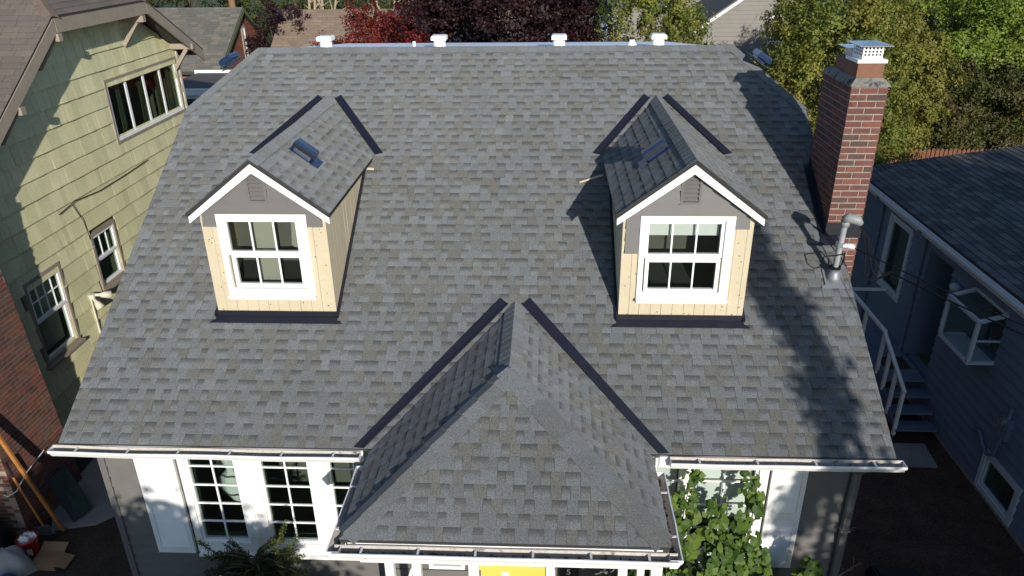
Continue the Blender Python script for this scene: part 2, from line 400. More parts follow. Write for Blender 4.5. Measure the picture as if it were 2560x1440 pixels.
# black box vents low on the clipped ends
def boxvent(parent, M, name='roof_vent', fl=(.22, .22)):
    M = M @ Matrix.Diagonal((.88, .85, .9, 1)) if parent is not house else M
    def T(p): return M @ Vector(p)
    mb = MB(); mb.hexa([T(p) for p in ((-.14, -.07, .015), (.14, -.07, .015), (.14, .09, .015), (-.14, .09, .015), (-.14, -.07, .075), (.14, -.07, .075), (.14, .09, .075), (-.14, .09, .075))])
    mb.hexa([T(p) for p in ((-.18, -.125, .072), (.18, -.125, .072), (.18, .12, .06), (-.18, .12, .06), (-.18, -.125, .135), (.18, -.125, .135), (.18, .12, .12), (-.18, .12, .12))])
    mb.hexa([T(p) for p in ((-.18, -.125, .135), (.18, -.125, .135), (.18, .12, .12), (-.18, .12, .12), (-.165, -.095, .165), (.165, -.095, .165), (.165, .10, .15), (-.165, .10, .15))])
    v = part(name, mb, 'sky_tinted_metal', parent)
    mb = MB(); mb.hexa([T(p) for p in ((-.165, -.130, .080), (.165, -.130, .080), (.165, -.126, .080), (-.165, -.126, .080), (-.165, -.130, .128), (.165, -.130, .128), (.165, -.126, .128), (-.165, -.126, .128))])
    part('vent_mouth', mb, 'black_plastic', v if parent is house else parent)
    mb = MB(); mb.hexa([T(p) for p in ((-fl[0], -.17, .014), (fl[1], -.17, .014), (fl[1], .17, .014), (-fl[0], .17, .014), (-fl[0], -.17, .018), (fl[1], -.17, .018), (fl[1], .17, .018), (-fl[0], .17, .018))])
    part('vent_flange', mb, 'sky_tinted_metal', v if parent is house else parent)
    return v
for x, rx, sg in ((XL, RXL, -1), (XR, RXR, 1)):
    p = Vector((x*.35+rx*.65, RY-.38, RZ-.18)); dn = Vector((sg*.80, .05, -.6)).normalized(); cr = Vector((0, 1, 0)); n = cr.cross(dn)*1; n = n if n.z > 0 else -n
    M = Matrix(((cr.x, -dn.x, n.x, p.x), (cr.y, -dn.y, n.y, p.y), (cr.z, -dn.z, n.z, p.z), (0, 0, 0, 1)))
    boxvent(house, M)
# flat white roof behind the ridge
mb = MB(); q = [(RXL+.05, RY+.03, RZ-.02), (RXR-.12, RY+.03, RZ-.02), (RXR-.72, RY+2.45, RZ-.235), (RXL+.9, RY+2.45, RZ-.235)]
mb.prism([Vector(p)-Vector((0, 0, .25)) for p in q], (0, 0, .25)); flat = part('flat_roof', mb, 'membrane', house)
for x in (-3.83, -1.86, .185, 1.86):
    mb = MB(); zb = 6.925
    mb.lathe((x, 13.42, zb), [(.105, 0), (.103, .16)], 20); v = part('roof_vent', mb, 'vent_white', house, smooth=False)
    mb = MB(); s = .128
    mb.hexa([(x-s, 13.42-s, zb+.15), (x+s, 13.42-s, zb+.15), (x+s, 13.42+s, zb+.15), (x-s, 13.42+s, zb+.15), (x-s, 13.42-s, zb+.205), (x+s, 13.42-s, zb+.205), (x+s, 13.42+s, zb+.205), (x-s, 13.42+s, zb+.205)])
    mb.hexa([(x-s, 13.42-s, zb+.205), (x+s, 13.42-s, zb+.205), (x+s, 13.42+s, zb+.205), (x-s, 13.42+s, zb+.205), (x-s+.02, 13.44-s, zb+.225), (x+s-.02, 13.44-s, zb+.225), (x+s-.02, 13.40+s, zb+.225), (x-s+.02, 13.40+s, zb+.225)])
    part('vent_cap', mb, 'vent_white', v)
mb = MB(); mb.lathe((1.42, 13.42, 6.87), [(.115, 0), (.11, .04), (.07, .13), (.045, .165), (.045, .19)], 16); cone = part('pipe_boot', mb, 'vent_white', house, smooth=True)
mb = MB(); mb.lathe((1.42, 13.42, 7.06), [(.042, 0), (.042, .035)], 12); part('pipe_end', mb, 'black_plastic', cone)
mb = MB(); mb.lathe((-2.30, 13.42, 6.87), [(.026, 0), (.026, .18)], 10); part('vent_pipe', mb, 'vent_white', house)

# ---- body of the house
WY = 7.30; WXL, WXR = -5.49, 3.72
front = Plane((0, WY, 0), (1, 0, 0), (0, 0, 1))           # n = -Y
assert front.n.y < 0
LW = [(-4.44, -3.80), (-3.52, -2.88), (-2.66, -2.02)]; LZ = (1.60, 3.12)
RW = [(1.02, 1.66), (1.78, 2.56)]; RZ_ = (1.60, 3.12)
DOORX = (-.84, .03)
opens = [(a, b, *LZ) for a, b in LW]+[(a, b, *RZ_) for a, b in RW]+[(DOORX[0], DOORX[1], .75, 2.75), (-1.50, -1.03, 1.2, 2.7)]
mb = wall_open(front, WXL, WXR, 0, 3.17, opens, -.18, -.022)
mb.box((WXL, WY+.18, 0), (WXL+.16, 15.2, 3.3)); mb.box((WXR-.16, WY+.18, 0), (WXR, 15.2, 3.3)); mb.box((WXL+.16, 15.05, 0), (WXR-.16, 15.2, 6.4))
for x in (WXL, WXR-.16):                                   # gable ends
    mb.prism([(x, 7.5, 3.3), (x, 15.2, 3.3), (x, 15.2, 6.2), (x, HY+.1, HZ-.12), (x, 7.5, 3.3+.25)], (.16, 0, 0))
part('wall', mb, 'front_siding', house)
# painted lap siding, each board
def lap(parent, u0, u1, v0, v1, e=.16, matn='front_siding', opens=()):
    v = v0
    while v < v1-.03:
        t = min(v+e, v1)
        segs = [(u0, u1)]
        mb = MB()
        for a, b in segs:
            mb.hexa([front.P(a, v, -.02), front.P(b, v, -.02), front.P(b, t, -.02), front.P(a, t, -.02), front.P(a, v, .03), front.P(b, v, .03), front.P(b, t, .002), front.P(a, t, .002)])
        part('siding_board', mb, matn, parent); v += e
lap(house, WXL, -5.06, .25, 3.16); lap(house, 3.12, WXR, .25, 3.16)
lap(house, -5.06, -2.0, .25, 1.40); lap(house, 1.35, 3.12, .25, 1.40); lap(house, -2.0, -.82, .25, 1.18)
# corner boards
for x in (WXL-.02, WXR-.06):
    mb = MB(); mb.box((x, WY-.045, .2), (x+.08, WY-.021, 3.17)); part('corner_board', mb, 'grey_siding', house)
# window surrounds, a white panel with openings
mb = wall_open(front, -4.52, -1.95, 1.44, 3.165, [(a, b, *LZ) for a, b in LW], -.02, .03)
for a, b in LW: mb = pbox(front, b+.115, b+.135, 1.5, 3.16, .03, .05, mb)
mb = pbox(front, -4.50, -1.97, 1.40, 1.44, -.02, .085, mb)
part('window_surround', mb, 'white_paint', house)
mb = wall_open(front, .95, 2.67, 1.44, 3.165, [(a, b, *RZ_) for a, b in RW], -.02, .03); mb = pbox(front, 1.0, 2.65, 1.40, 1.44, -.02, .085, mb)
part('window_surround', mb, 'white_paint', house)
for a, b in LW: window(house, front, a, b, *LZ, 2, 6 if False else 5, .035, .02, -.03)
for a, b in RW: window(house, front, a, b, *RZ_, 2, 4, .04, .02, -.03, gm='glass_clear')
# rooms behind the windows
mb = MB(); mb.box((-4.9, 9.2, .9), (-1.7, 9.25, 3.1)); mb.box((-4.9, 7.5, .85), (-1.7, 9.2, .9)); mb.box((-4.95, 7.5, .9), (-4.9, 9.2, 3.1)); mb.box((-1.7, 7.5, .9), (-1.65, 9.2, 3.1)); mb.box((-4.9, 7.5, 3.1), (-1.7, 9.2, 3.15))
part('room', mb, 'room', house)
mb = MB(); mb.box((.9, 8.6, .9), (3.0, 8.65, 3.1)); mb.box((.9, 7.5, .85), (3.0, 8.6, .9)); mb.box((.85, 7.5, .9), (.9, 8.6, 3.1)); mb.box((3.0, 7.5, .9), (3.05, 8.6, 3.1)); mb.box((.9, 7.5, 3.1), (3, 8.6, 3.15))
part('room', mb, 'room', house)
# tied white curtain in the left window: a gathered tail
def lathe_fold(mb, pts, n=22, amp=.18, seed=0):
    rr = random.Random(seed); ph = [rr.uniform(0, 6.28) for _ in range(4)]; base = len(mb.v)
    for (c, rx, ry) in pts:
        for j in range(n):
            t = 2*math.pi*j/n; k = 1+amp*math.sin(5*t+ph[0])+amp*.5*math.sin(9*t+ph[1]); mb.v.append((c[0]+rx*k*math.cos(t), c[1]+ry*k*math.sin(t), c[2])); mb.c.append(None)
    for k in range(len(pts)-1):
        for j in range(n):
            q = base+k*n+j; q2 = base+k*n+(j+1) % n; mb.f.append((q, q2, q2+n, q+n))
    return mb
mb = lathe_fold(MB(), [((-4.02, 7.62, 3.1), .16, .05), ((-4.05, 7.62, 2.75), .12, .05), ((-4.06, 7.63, 2.50), .045, .03), ((-4.06, 7.64, 2.38), .14, .06), ((-4.05, 7.64, 2.2), .17, .07), ((-4.0, 7.64, 2.04), .13, .06), ((-3.98, 7.64, 1.97), .02, .02)])
part('curtain', mb, 'curtain', house, 'white curtain tied in a loose knot', smooth=True)
mb = MB(); 
for i in range(14): mb.bar((-3.02+.01*i-.0, 7.62+.008*(i % 2), 2.62), (-3.02+.01*i, 7.62+.008*(i % 2), 3.1), .01, .012, (0, 1, 0))
part('curtain', mb, 'curtain', house)
mb = MB(); mb.prism([(-2.5, 7.66, 2.3), (-2.05, 7.62, 2.3), (-2.05, 7.62, 3.1), (-2.5, 7.66, 3.1)], (0, .01, 0)); part('curtain', mb, 'curtain', house)
# white blinds half down in the right windows: slats
for a, b in RW:
    for k in range(24):
        z = 3.06-k*.04; mb = MB(); mb.bar((a+.05, WY+.09, z), (b-.05, WY+.09, z), .046, .003, (0, .9, -.43)); part('blind_slat', mb, 'white_vinyl', house)
# shutters with louvres
def shutter(x0, x1):
    z0, z1 = 1.42, 3.14; mb = wall_open(front, x0, x1, z0, z1, [(x0+.06, x1-.06, z0+.1, 2.2), (x0+.06, x1-.06, 2.32, z1-.1)], .0, .045)
    pbox(front, x0+.05, x1-.05, z0+.05, z1-.05, .002, .008, mb); s = part('shutter', mb, 'white_paint', house)
    for a, b in ((z0+.1, 2.2), (2.32, z1-.1)):
        n = int((b-a)/.042)
        for k in range(n):
            z = a+(k+.5)*(b-a)/n; m = MB(); m.bar((x0+.06, WY-.026, z), (x1-.06, WY-.026, z), .006, .050, (0, .55, .83)); part('slat', m, 'white_paint', s)
shutter(-5.055, -4.56); shutter(2.70, 3.12)
# downspout at the right corner, with straps
mb = MB(); mb.tube([(3.66, WY-.33, 3.30), (3.66, WY-.20, 3.12), (3.66, WY-.075, 2.98), (3.66, WY-.075, .15)], .05, 8); dsp = part('downspout', mb, 'front_siding', house)
for z in (.9, 2.1):
    mb = MB(); mb.box((3.60, WY-.13, z), (3.72, WY-.02, z+.025)); part('strap', mb, 'front_siding', dsp)
# soffit and fascia
mb = MB(); mb.box((XL+.03, YE+.03, 3.17), (-2.2, WY+.1, 3.20)); part('soffit', mb, 'white_paint', house)
mb = MB(); mb.box((1.4, YE+.03, 3.17), (XR-.03, WY+.1, 3.20)); part('soffit', mb, 'white_paint', house)
for a, b in ((XL+.01, -2.1), (1.31, XR-.01)):
    mb = MB(); mb.box((a, YE+.006, 3.20), (b, YE+.03, 3.345)); part('fascia', mb, 'white_paint', house)
for x in (XL, XR):                                         # rake boards
    mb = MB(); a = main.P(x, .02, -.13); b = main.P(x, HV, -.13); mb.bar(a, b, .03, .13, main.n); part('rake_board', mb, 'white_paint', house)
# ---- gutters: open troughs with hangers
def gutter(A, B, out, caps_=(1, 1), sag=0, seed=0, zdrop=0, n=24):
    A = Vector(A); B = Vector(B); d = (B-A).normalized(); out = Vector(out); L = (B-A).length; rr = random.Random(seed); ph = rr.uniform(0, 6)
    prof_o = [(0, .0), (0, -.105), (.075, -.105), (.10, -.055), (.125, -.03), (.125, .0), (.112, .0)]
    prof_i = [(.112, -.006), (.117, -.012), (.117, -.028), (.093, -.052), (.070, -.098), (.006, -.098), (.006, .0)]
    def ring(k, pr):
        p = A+d*(L*k/n); wv = sag*(math.sin(ph+k*.55)+.6*math.sin(ph*2+k*.23)); p = p+Vector((0, 0, wv-zdrop*k/n))
        return [p+out*(o+wv*.4)+Vector((0, 0, z)) for o, z in pr]
    mo, mi = MB(), MB()
    for pr, m in ((prof_o, mo), (prof_i, mi)):
        for k in range(n):
            a, b = ring(k, pr), ring(k+1, pr)
            for j in range(len(pr)-1): m.poly([a[j], b[j], b[j+1], a[j+1]])
    for k, on in ((0, caps_[0]), (n, caps_[1])):
        if on: a = ring(k, prof_o); dd = d*(-.004 if k == 0 else .004); mo.prism(a[:6], dd)
    g = part('gutter', mo, 'gutter_out', house); part('gutter_trough', mi, 'gutter_in', g)
    m = int(L/.56); step = L/(m+.0001)
    for i in range(m):
        k = (i+.5)*n/m; p = A+d*(L*k/n); wv = sag*(math.sin(ph+k*.55)+.6*math.sin(ph*2+k*.23)); p = p+Vector((0, 0, wv-zdrop*k/n))
        m_ = MB(); m_.bar(p+out*.004+Vector((0, 0, -.012)), p+out*.118+Vector((0, 0, -.008)), .022, .006); part('hanger', m_, 'gutter_out', g)
    rr = random.Random(seed+5)                             # leaf litter in the trough
    m_ = MB()
    for i in range(int(60*L)):
        t = rr.random()**.8; o = rr.uniform(.015, .07); p = A+d*(L*(t if caps_[0] else 1-t))+out*o+Vector((0, 0, -.092+rr.uniform(0, .02))); a = rr.uniform(0, 6.28)
        e1 = Vector((math.cos(a), math.sin(a), rr.uniform(-.4, .4)))*rr.uniform(.008, .025); e2 = Vector((-math.sin(a), math.cos(a), rr.uniform(-.3, .3)))*.008
        m_.poly([p-e1-e2, p+e1-e2, p+e1+e2, p-e1+e2])
    o = part('leaf_litter', m_, 'soil', g, stuff=True)
    return g
GZ = 3.36
gutter((XL-.07, YE-.004, GZ), (-2.12, YE-.004, GZ-.015), (0, -1, 0), sag=.007, seed=3)
gutter((1.42, YE-.004, GZ-.005), (XR+.08, YE-.004, GZ), (0, -1, 0), sag=.004, seed=4)

# ---- hipped porch roof
PW, ZP, YF, PZ, PA = 1.61, 3.385, 5.555, 4.436, 7.03; PB = YE+(PZ-ZE)/TP
pf = Plane((PC, YF, ZP), (1, 0, 0), (0, PA-YF, PZ-ZP)); LF = math.hypot(PA-YF, PZ-ZP)
pr = Plane((PC+PW, YF, ZP), (0, 1, 0), (-PW, 0, PZ-ZP)); LS = math.hypot(PW, PZ-ZP)
YB = 9.0; pl_ = Plane((PC-PW, YB, ZP), (0, -1, 0), (PW, 0, PZ-ZP))
ym = lambda z: YE+(z-ZE)/TP
mb = MB()
A = Vector((PC, PA, PZ)); Bk = Vector((PC, PB, PZ)); FL = Vector((PC-PW, YF, ZP)); FR = Vector((PC+PW, YF, ZP)); BR = Vector((PC+PW, ym(ZP), ZP)); BL = Vector((PC-PW, ym(ZP), ZP))
dz = Vector((0, 0, -.05)); 
for q in ([FL, FR, A], [FR, BR, Bk, A], [BL, FL, A, Bk]): mb.prism([p+dz*1.06 for p in q], -dz*1.0)
porch = part('porch_roof', mb, 'deck', house)
F_pf = field(pf, -PW, PW, -.01, LF, .1425, [(1, PW/LF, PW), (-1, PW/LF, PW)])
sl = (PZ-ZP)/LS
F_pr = field(pr, 0, 3.3, -.01, LS, .1425, [(-1, (PA-YF)/LS, 0), (1, -sl/TP, ym(ZP)-YF-.03)])
F_pl = field(pl_, 0, 3.6, -.01, LS, .1425, [(1, (PA-YF)/LS, YB-YF), (-1, -sl/TP, -(YB-ym(ZP))-.03)], hh=(.005, .003))
caps(porch, A, Bk+Vector((0, .05, 0)), (PW, 0, ZP-PZ), (-PW, 0, ZP-PZ), .155, .145, CAPT)
for c, sg in ((FL, -1), (FR, 1)):
    h = (A-c).normalized(); sA = Vector((-sg, 0, 0)); sB = Vector((0, 1, 0)); sA = sA-h*sA.dot(h); sB = sB-h*sB.dot(h)
    caps(porch, c+h*.05, A, sA, sB, .15, .24, HIPT, lift=.006, th=.02)
def strip(parent, pts, m='flashing', w=.02, pl=main, th=.004, name='flashing'):
    mb = MB(); mb.prism([pl.P(*p, w) for p in pts], pl.n*th); return part(name, mb, m, parent)
vb = (PB-YE)/CP
for sg in (-1, 1):                                         # valley flashing
    a = (PC+sg*.09, vb-.05); b = (PC+sg*(PW+.07), (ym(ZP)-YE)/CP+.015)
    d = Vector((b[0]-a[0], b[1]-a[1])).normalized(); nn = Vector((-d.y, d.x)); nn = nn if nn.y > 0 else -nn
    q = [a, b, (b[0]+nn.x*.15, b[1]+nn.y*.02), (a[0]+nn.x*.13, a[1]+nn.y*.13+.02)]
    strip(porch, q, w=.022)
    q2 = [(a[0]-nn.x*.0, a[1]+.0), (b[0], b[1]), (b[0]+nn.x*.02, b[1]+nn.y*.02), (a[0]+nn.x*.02, a[1]+nn.y*.02)]
    strip(porch, q2, w=.026, th=.022, name='flashing_rib')
# porch gutters, beam, posts, soffit
gz = ZP-.07
gutter((PC-PW-.06, YF-.01, gz), (PC+PW+.08, YF-.01, gz-.01), (0, -1, 0), sag=.003, seed=6, caps_=(0, 0))
gutter((PC-PW+.005, ym(ZP)-.20, gz), (PC-PW+.005, YF-.10, gz-.01), (-1, 0, 0), sag=.003, seed=8)
gutter((PC+PW-.005, YF-.10, gz-.01), (PC+PW-.005, ym(ZP)-.20, gz), (1, 0, 0), sag=.003, seed=9)
mb = MB(); mb.box((PC-PW+.06, YF+.02, ZP-.22), (PC+PW-.06, YF+.045, ZP-.055)); mb.box((PC-PW+.03, YF+.06, ZP-.20), (PC-PW+.055, ym(ZP), ZP-.05)); mb.box((PC+PW-.055, YF+.06, ZP-.20), (PC+PW-.03, ym(ZP), ZP-.05)); part('fascia', mb, 'white_paint', house)
mb = MB(); mb.box((PC-PW+.14, YF+.10, 2.975), (PC+PW-.10, YF+.24, ZP-.205)); part('porch_beam', mb, 'white_paint', house)
mb = MB(); mb.box((PC-PW+.16, YF+.25, 3.13), (PC+PW-.16, WY-.06, 3.15)); part('porch_ceiling', mb, 'white_paint', house)
for x, w in ((-1.58, .09), (-1.30, .09), (.80, .09), (.98, .07), (1.14, .11)):
    mb = MB(); mb.box((x-w/2, YF+.13, .75), (x+w/2, YF+.21, 2.973)); part('porch_post', mb, 'white_paint', house)
for a, b in (((-1.535, 2.25), (-1.345, 2.85)), ((-1.345, 2.05), (-1.535, 2.6))):
    mb = MB(); mb.bar((a[0], YF+.17, a[1]), (b[0], YF+.17, b[1]), .03, .03); part('brace', mb, 'white_paint', house)
mb = MB(); mb.box((PC-PW+.1, YF+.05, .55), (PC+PW-.1, WY-.03, .75)); part('porch_floor', mb, 'concrete', house)
# yellow door with a letter plate, its casing, and the black number board
mb = wall_open(front, DOORX[0], DOORX[1], .75, 2.75, [(DOORX[0]+.2, DOORX[1]-.2, 2.0, 2.3)], -.06, -.02); door = part('door', mb, 'yellow_door', house, 'yellow front door')
for k in (-.70, -.28):
    mb = pbox(front, k, k+.20, 1.27, 1.30, -.02, -.012); part('door_panel', mb, 'yellow_door', door)
mb = pbox(front, -.55, -.46, 1.06, 1.17, -.0195, -.008); part('notice', mb, 'white_cloth', door, 'small white notice')
mb = MB()
for a, b in ((-.98, -.845), (.035, .15)): pbox(front, a, b, .75, 2.82, -.02, .02, mb)
part('door_casing', mb, 'white_paint', house)
mb = pbox(front, .19, .46, .75, 2.6, -.02, .012); nb = part('number_board', mb, 'black_plastic', house)
def text_obj(s, size, M, parent, m, name, ext=.003):
    cu = bpy.data.curves.new(name, 'FONT'); cu.body = s; cu.size = size; cu.extrude = ext; cu.align_x = 'CENTER'; cu.align_y = 'CENTER'; cu.materials.append(MATS[m])
    o = bpy.data.objects.new(name, cu); COL.objects.link(o); dg = bpy.context.evaluated_depsgraph_get(); me = bpy.data.meshes.new_from_object(o.evaluated_get(dg)); bpy.data.objects.remove(o)
    if not me.materials: me.materials.append(MATS[m])
    return link(name, me, parent, M)
text_obj('5', .13, front.M(.325, 1.22, .016), nb, 'white_vinyl', 'numeral')
window(house, front, -1.50, -1.03, 1.2, 2.7, 1, 2, .05, .03, -.03)
mb = MB(); mb.box((-1.8, 8.0, .8), (.6, 8.05, 3.1)); part('room', mb, 'room', house)

# ---- dormers
DH = .77; DY = 8.48; DE = .86; DZE, DZR = 5.745, 6.40; DF = 8.36; DB = ym(DZR)
def dormer(c, which):
    fr = Plane((c, DY, 0), (1, 0, 0), (0, 0, 1)); zb = zr(DY)
    wx0, wx1, wz0, wz1 = -.50, .44, 4.70, 5.64
    sl = (DZR-DZE)/DE; zt = lambda dx: DZR-.07-abs(dx)*sl          # underside of the roof slab
    # core walls: front with the window hole, and cheeks
    mb = wall_open(fr, -DH+.02, DH-.02, zb-.05, 5.70, [(wx0, wx1, wz0, wz1)], -.10, -.024)
    mb.prism([fr.P(-DH+.02, 5.70, -.10), fr.P(DH-.02, 5.70, -.10), fr.P(0, 6.27, -.10)], fr.n*.076)
    for sg in (-1, 1):
        x = c+sg*(DH-.02); mb.prism([(x, DY+.11, zr(DY+.11)-.1), (x, DY+.11, 5.70), (x, ym(5.70)+.05, 5.70)], (-sg*.08, 0, 0))
    body = part('dormer', mb, 'cream_wood', house, 'left dormer with cream boards on its sunlit side' if which == 0 else 'right dormer with grey siding left beside the window')
    # inside of the dormer: a dark room with a pale wall
    mb = MB(); mb.box((c-.66, DY+.75, 4.4), (c+.66, DY+.8, 5.69)); mb.box((c-.66, DY+.12, 4.36), (c+.66, DY+.75, 4.4)); part('room', mb, 'room', body)
    if which == 0:
        mb = MB(); mb.box((c-.30, DY+.35, 4.5), (c-.02, DY+.38, 5.6)); part('inner_panel', mb, 'room_pale', body)
        mb = MB(); mb.prism([(c+.10, DY+.6, 5.05), (c+.42, DY+.6, 4.75), (c+.5, DY+.6, 5.3), (c+.3, DY+.6, 5.62), (c+.14, DY+.6, 5.5)], (0, .02, 0)); part('inner_panel', mb, 'room_pale', body)
    # vertical boards: front below and beside the window, then the cheeks
    bw = .135; x = -DH
    def board(pts, n, th): m = MB(); m.prism(pts, Vector(n)*th); part('board', m, 'cream_wood', body)
    i = 0
    while x < DH-.02:
        x1 = min(x+bw*random.uniform(.93, 1.07), DH)
        if DH-x1 < .05: x1 = DH
        low = x+.04 < -.55 or x1-.04 > .50; ztop = 5.69 if low else 4.60
        z1 = min(ztop, 5.69)
        board([fr.P(x+.002, zb+.03, -.022), fr.P(x1-.002, zb+.03, -.022), fr.P(x1-.002, z1, -.022), fr.P(x+.002, z1, -.022)], fr.n, .022+random.uniform(-.002, .002)); x = x1
    for sg in (-1, 1):
        y = DY; xx = c+sg*(DH-.018)
        while ym(5.70)-y > .04:
            y1 = y+.138*random.uniform(.92, 1.08); z0, z1 = zr(y)+.0, zr(y1)+.0
            pts = [(xx, y+.002, z0), (xx, y1-.002, z1), (xx, y1-.002, 5.72), (xx, y+.002, 5.72)]
            if z1 > 5.70: pts = [(xx, y+.002, z0), (xx, ym(5.72), 5.72), (xx, y+.002, 5.72)]
            board(pts, (sg, 0, 0), .018+random.uniform(-.002, .002)); y = y1
    rn = random.Random(which); m = MB()                    # nail heads
    for q in range(22):
        xx = rn.choice([rn.uniform(-.74, -.6), rn.uniform(.58, .74), rn.uniform(-.7, .7)]); zz = rn.uniform(4.36, 5.5) if abs(xx) > .57 else rn.uniform(4.36, 4.54); s_ = rn.uniform(.004, .008); m.hexa([fr.P(xx-s_, zz-s_, .003), fr.P(xx+s_, zz-s_, .003), fr.P(xx+s_, zz+s_, .003), fr.P(xx-s_, zz+s_, .003), fr.P(xx-s_, zz-s_, .006), fr.P(xx+s_, zz-s_, .006), fr.P(xx+s_, zz+s_, .006), fr.P(xx-s_, zz+s_, .006)])
    part('nails', m, 'wood_brown', body, stuff=True)
    # window: casing, sill, two sashes
    cas = wall_open(fr, -.565, .545, 4.62, 5.70, [(wx0, wx1, wz0, wz1)], -.02, .028); part('window_casing', cas, 'white_paint', body)
    m = pbox(fr, -.57, .55, 4.595, 4.625, -.02, .085); pbox(fr, -.56, .54, 4.555, 4.594, -.02, .035, m); part('sill', m, 'white_paint', body)
    mid = (wz0+wz1)/2
    window(body, fr, wx0, wx1, mid-.012, wz1, 3, 1, .045, .02, -.03, gm='glass_clear', sub=False, name='sash')
    window(body, fr, wx0+.02, wx1-.02, wz0, mid+.012-.03, 3, 1, .045, .02, -.01 if which else -.065, gm='glass_clear', sub=False, name='sash')
    if which == 1:
        for k in range(7):
            z = 5.585-k*.026; m = MB(); m.bar((c+wx0+.05, DY+.10, z), (c+wx1-.05, DY+.10, z), .032, .003, (0, .9, -.43)); part('blind_slat', m, 'white_vinyl', body)
    # grey lap siding left in the gable and beside the window
    def sid(x0, x1, z0, z1):
        pts = [(x0, z0), (x1, z0), (x1, z1), (x0, z1)]
        pts = clip(clip(pts, sl, 1, DZR-.085), -sl, 1, DZR-.085)
        if len(pts) < 3: return
        m = MB(); n = len(pts); lo = [fr.P(q[0], q[1], -.02) for q in pts]; hi = [fr.P(q[0], q[1], .036-.032*(q[1]-z0)/max(.01, z1-z0)) for q in pts]
        i = len(m.v); m.v += [tuple(p) for p in lo+hi]; m.c += [None]*(2*n); m.f.append(tuple(range(n-1, -1, -1))); m.f.append(tuple(range(n, 2*n)))
        for k in range(n): m.f.append((k, (k+1) % n, n+(k+1) % n, n+k))
        part('siding_board', m, 'grey_siding', body)
    m = MB(); m.prism([fr.P(-.70, 5.70, -.0235), fr.P(.70, 5.70, -.0235), fr.P(0, 6.26, -.0235)], fr.n*.004); part('dark_gap_backing', m, 'black_plastic', body)  # black sheet added behind the laps to draw their dark undersides as lines
    for z0, z1 in ((5.705, 5.846), (5.856, 6.006), (6.016, 6.166), (6.176, 6.33)):
        if z0 < 5.8: sid(-DH+.03, DH-.03, z0, z1)
        else: sid(-DH+.03, -.125, z0, z1); sid(.115, DH-.03, z0, z1)
    if which == 0: sid(-.735, -.567, 5.54, 5.70); sid(.547, .735, 5.54, 5.70)
    else:
        for z0 in (5.54, 5.38, 5.22): sid(-.735, -.567, z0, z0+.156)
        sid(.547, .715, 5.54, 5.70)
    # louvred vent
    m = wall_open(fr, -.125, .115, 5.845, 6.215, [(-.095, .085, 5.875, 6.185)], -.02, .034); part('louvre_frame', m, 'grey_siding', body)
    m = pbox(fr, -.095, .085, 5.875, 6.185, -.02, -.015); part('louvre_back', m, 'black_plastic', body)
    for k in range(6):
        z = 5.90+k*.052; m = MB(); m.hexa([fr.P(-.095, z-.02, .028), fr.P(.085, z-.02, .028), fr.P(.085, z-.013, .032), fr.P(-.095, z-.013, .032), fr.P(-.095, z+.022, -.012), fr.P(.085, z+.022, -.012), fr.P(.085, z+.029, -.008), fr.P(-.095, z+.029, -.008)]); part('louvre_slat', m, 'grey_siding', body)
    # roof slab, shingles, caps, rake boards, drip edges
    ps = {}
    rl = Plane((c+DE, DF, DZE), (0, 1, 0), (-DE, 0, DZR-DZE)); ll = Plane((c-DE, 12.4, DZE), (0, -1, 0), (DE, 0, DZR-DZE)); LD = math.hypot(DE, DZR-DZE); s2 = (DZR-DZE)/LD
    m = MB()
    for sg in (-1, 1):
        q = [Vector((c+sg*DE, DF, DZE)), Vector((c, DF, DZR)), Vector((c, DB, DZR)), Vector((c+sg*DE, ym(DZE), DZE))]
        if sg < 0: q = q[::-1]
        m.prism([p-Vector((0, 0, .05)) for p in q], (0, 0, .047))
    rf = part('dormer_roof', m, 'deck', body)
    f1 = field(rl, 0, 4, -.008, LD, .1425, [(1, -s2/TP, ym(DZE)-DF-.02)], hh=(.006, .003))
    f2 = field(ll, 0, 4.04, -.008, LD, .1425, [(-1, -s2/TP, -(12.4-ym(DZE))-.02)], hh=(.005, .003))
    caps(body, (c, DF-.02, DZR), (c, DB+.06, DZR), (DE, 0, DZE-DZR), (-DE, 0, DZE-DZR), .135, .14, CAPT)
    for sg in (-1, 1):
        a = Vector((c+sg*(DE-.005), DF+.035, DZE-.085)); b = Vector((c, DF+.035, DZR-.095)); up = Vector((-sg*(DZR-DZE)*-1, 0, DE))
        hv = .062
        m = MB(); m.prism([(a.x, DF+.012, DZE-.135), (a.x, DF+.012, DZE-.052), (c, DF+.012, DZR-.052), (c, DF+.012, DZR-.165)][::1], (0, .03, 0)); part('rake_board', m, 'white_paint', body)
        m = MB(); m.prism([(c+sg*(DE+.02), DF+.002, DZE-.048), (c+sg*(DE+.02), DF+.002, DZE-.004), (c, DF+.002, DZR+.012), (c, DF+.002, DZR-.036)], (0, .008, 0)); part('drip_edge', m, 'black_plastic', body)
        m = MB(); m.box((c+sg*DE-.004, DF+.01, DZE-.05), (c+sg*DE+.008, ym(DZE)-.02, DZE-.006)); part('drip_edge', m, 'black_plastic', body)
        m = MB(); x0 = c+sg*(DH+.003); x1 = c+sg*(DE-.02); m.box((min(x0, x1), DF+.045, DZE-.075), (max(x0, x1), ym(DZE-.06)-.05, DZE-.06)); part('soffit', m, 'cream_wood', body)
        # valley flashing
        a2 = (c+sg*.10, (DB-YE)/CP-.06); b2 = (c+sg*(DE+.03), (ym(DZE)-YE)/CP+.02); d = Vector((b2[0]-a2[0], b2[1]-a2[1])).normalized(); nn = Vector((-d.y, d.x)); nn = nn if nn.y > 0 else -nn
        strip(body, [a2, b2, (b2[0]+nn.x*.125+d.x*.03, b2[1]+nn.y*.06), (a2[0]+nn.x*.10, a2[1]+nn.y*.11+.03)], w=.022)
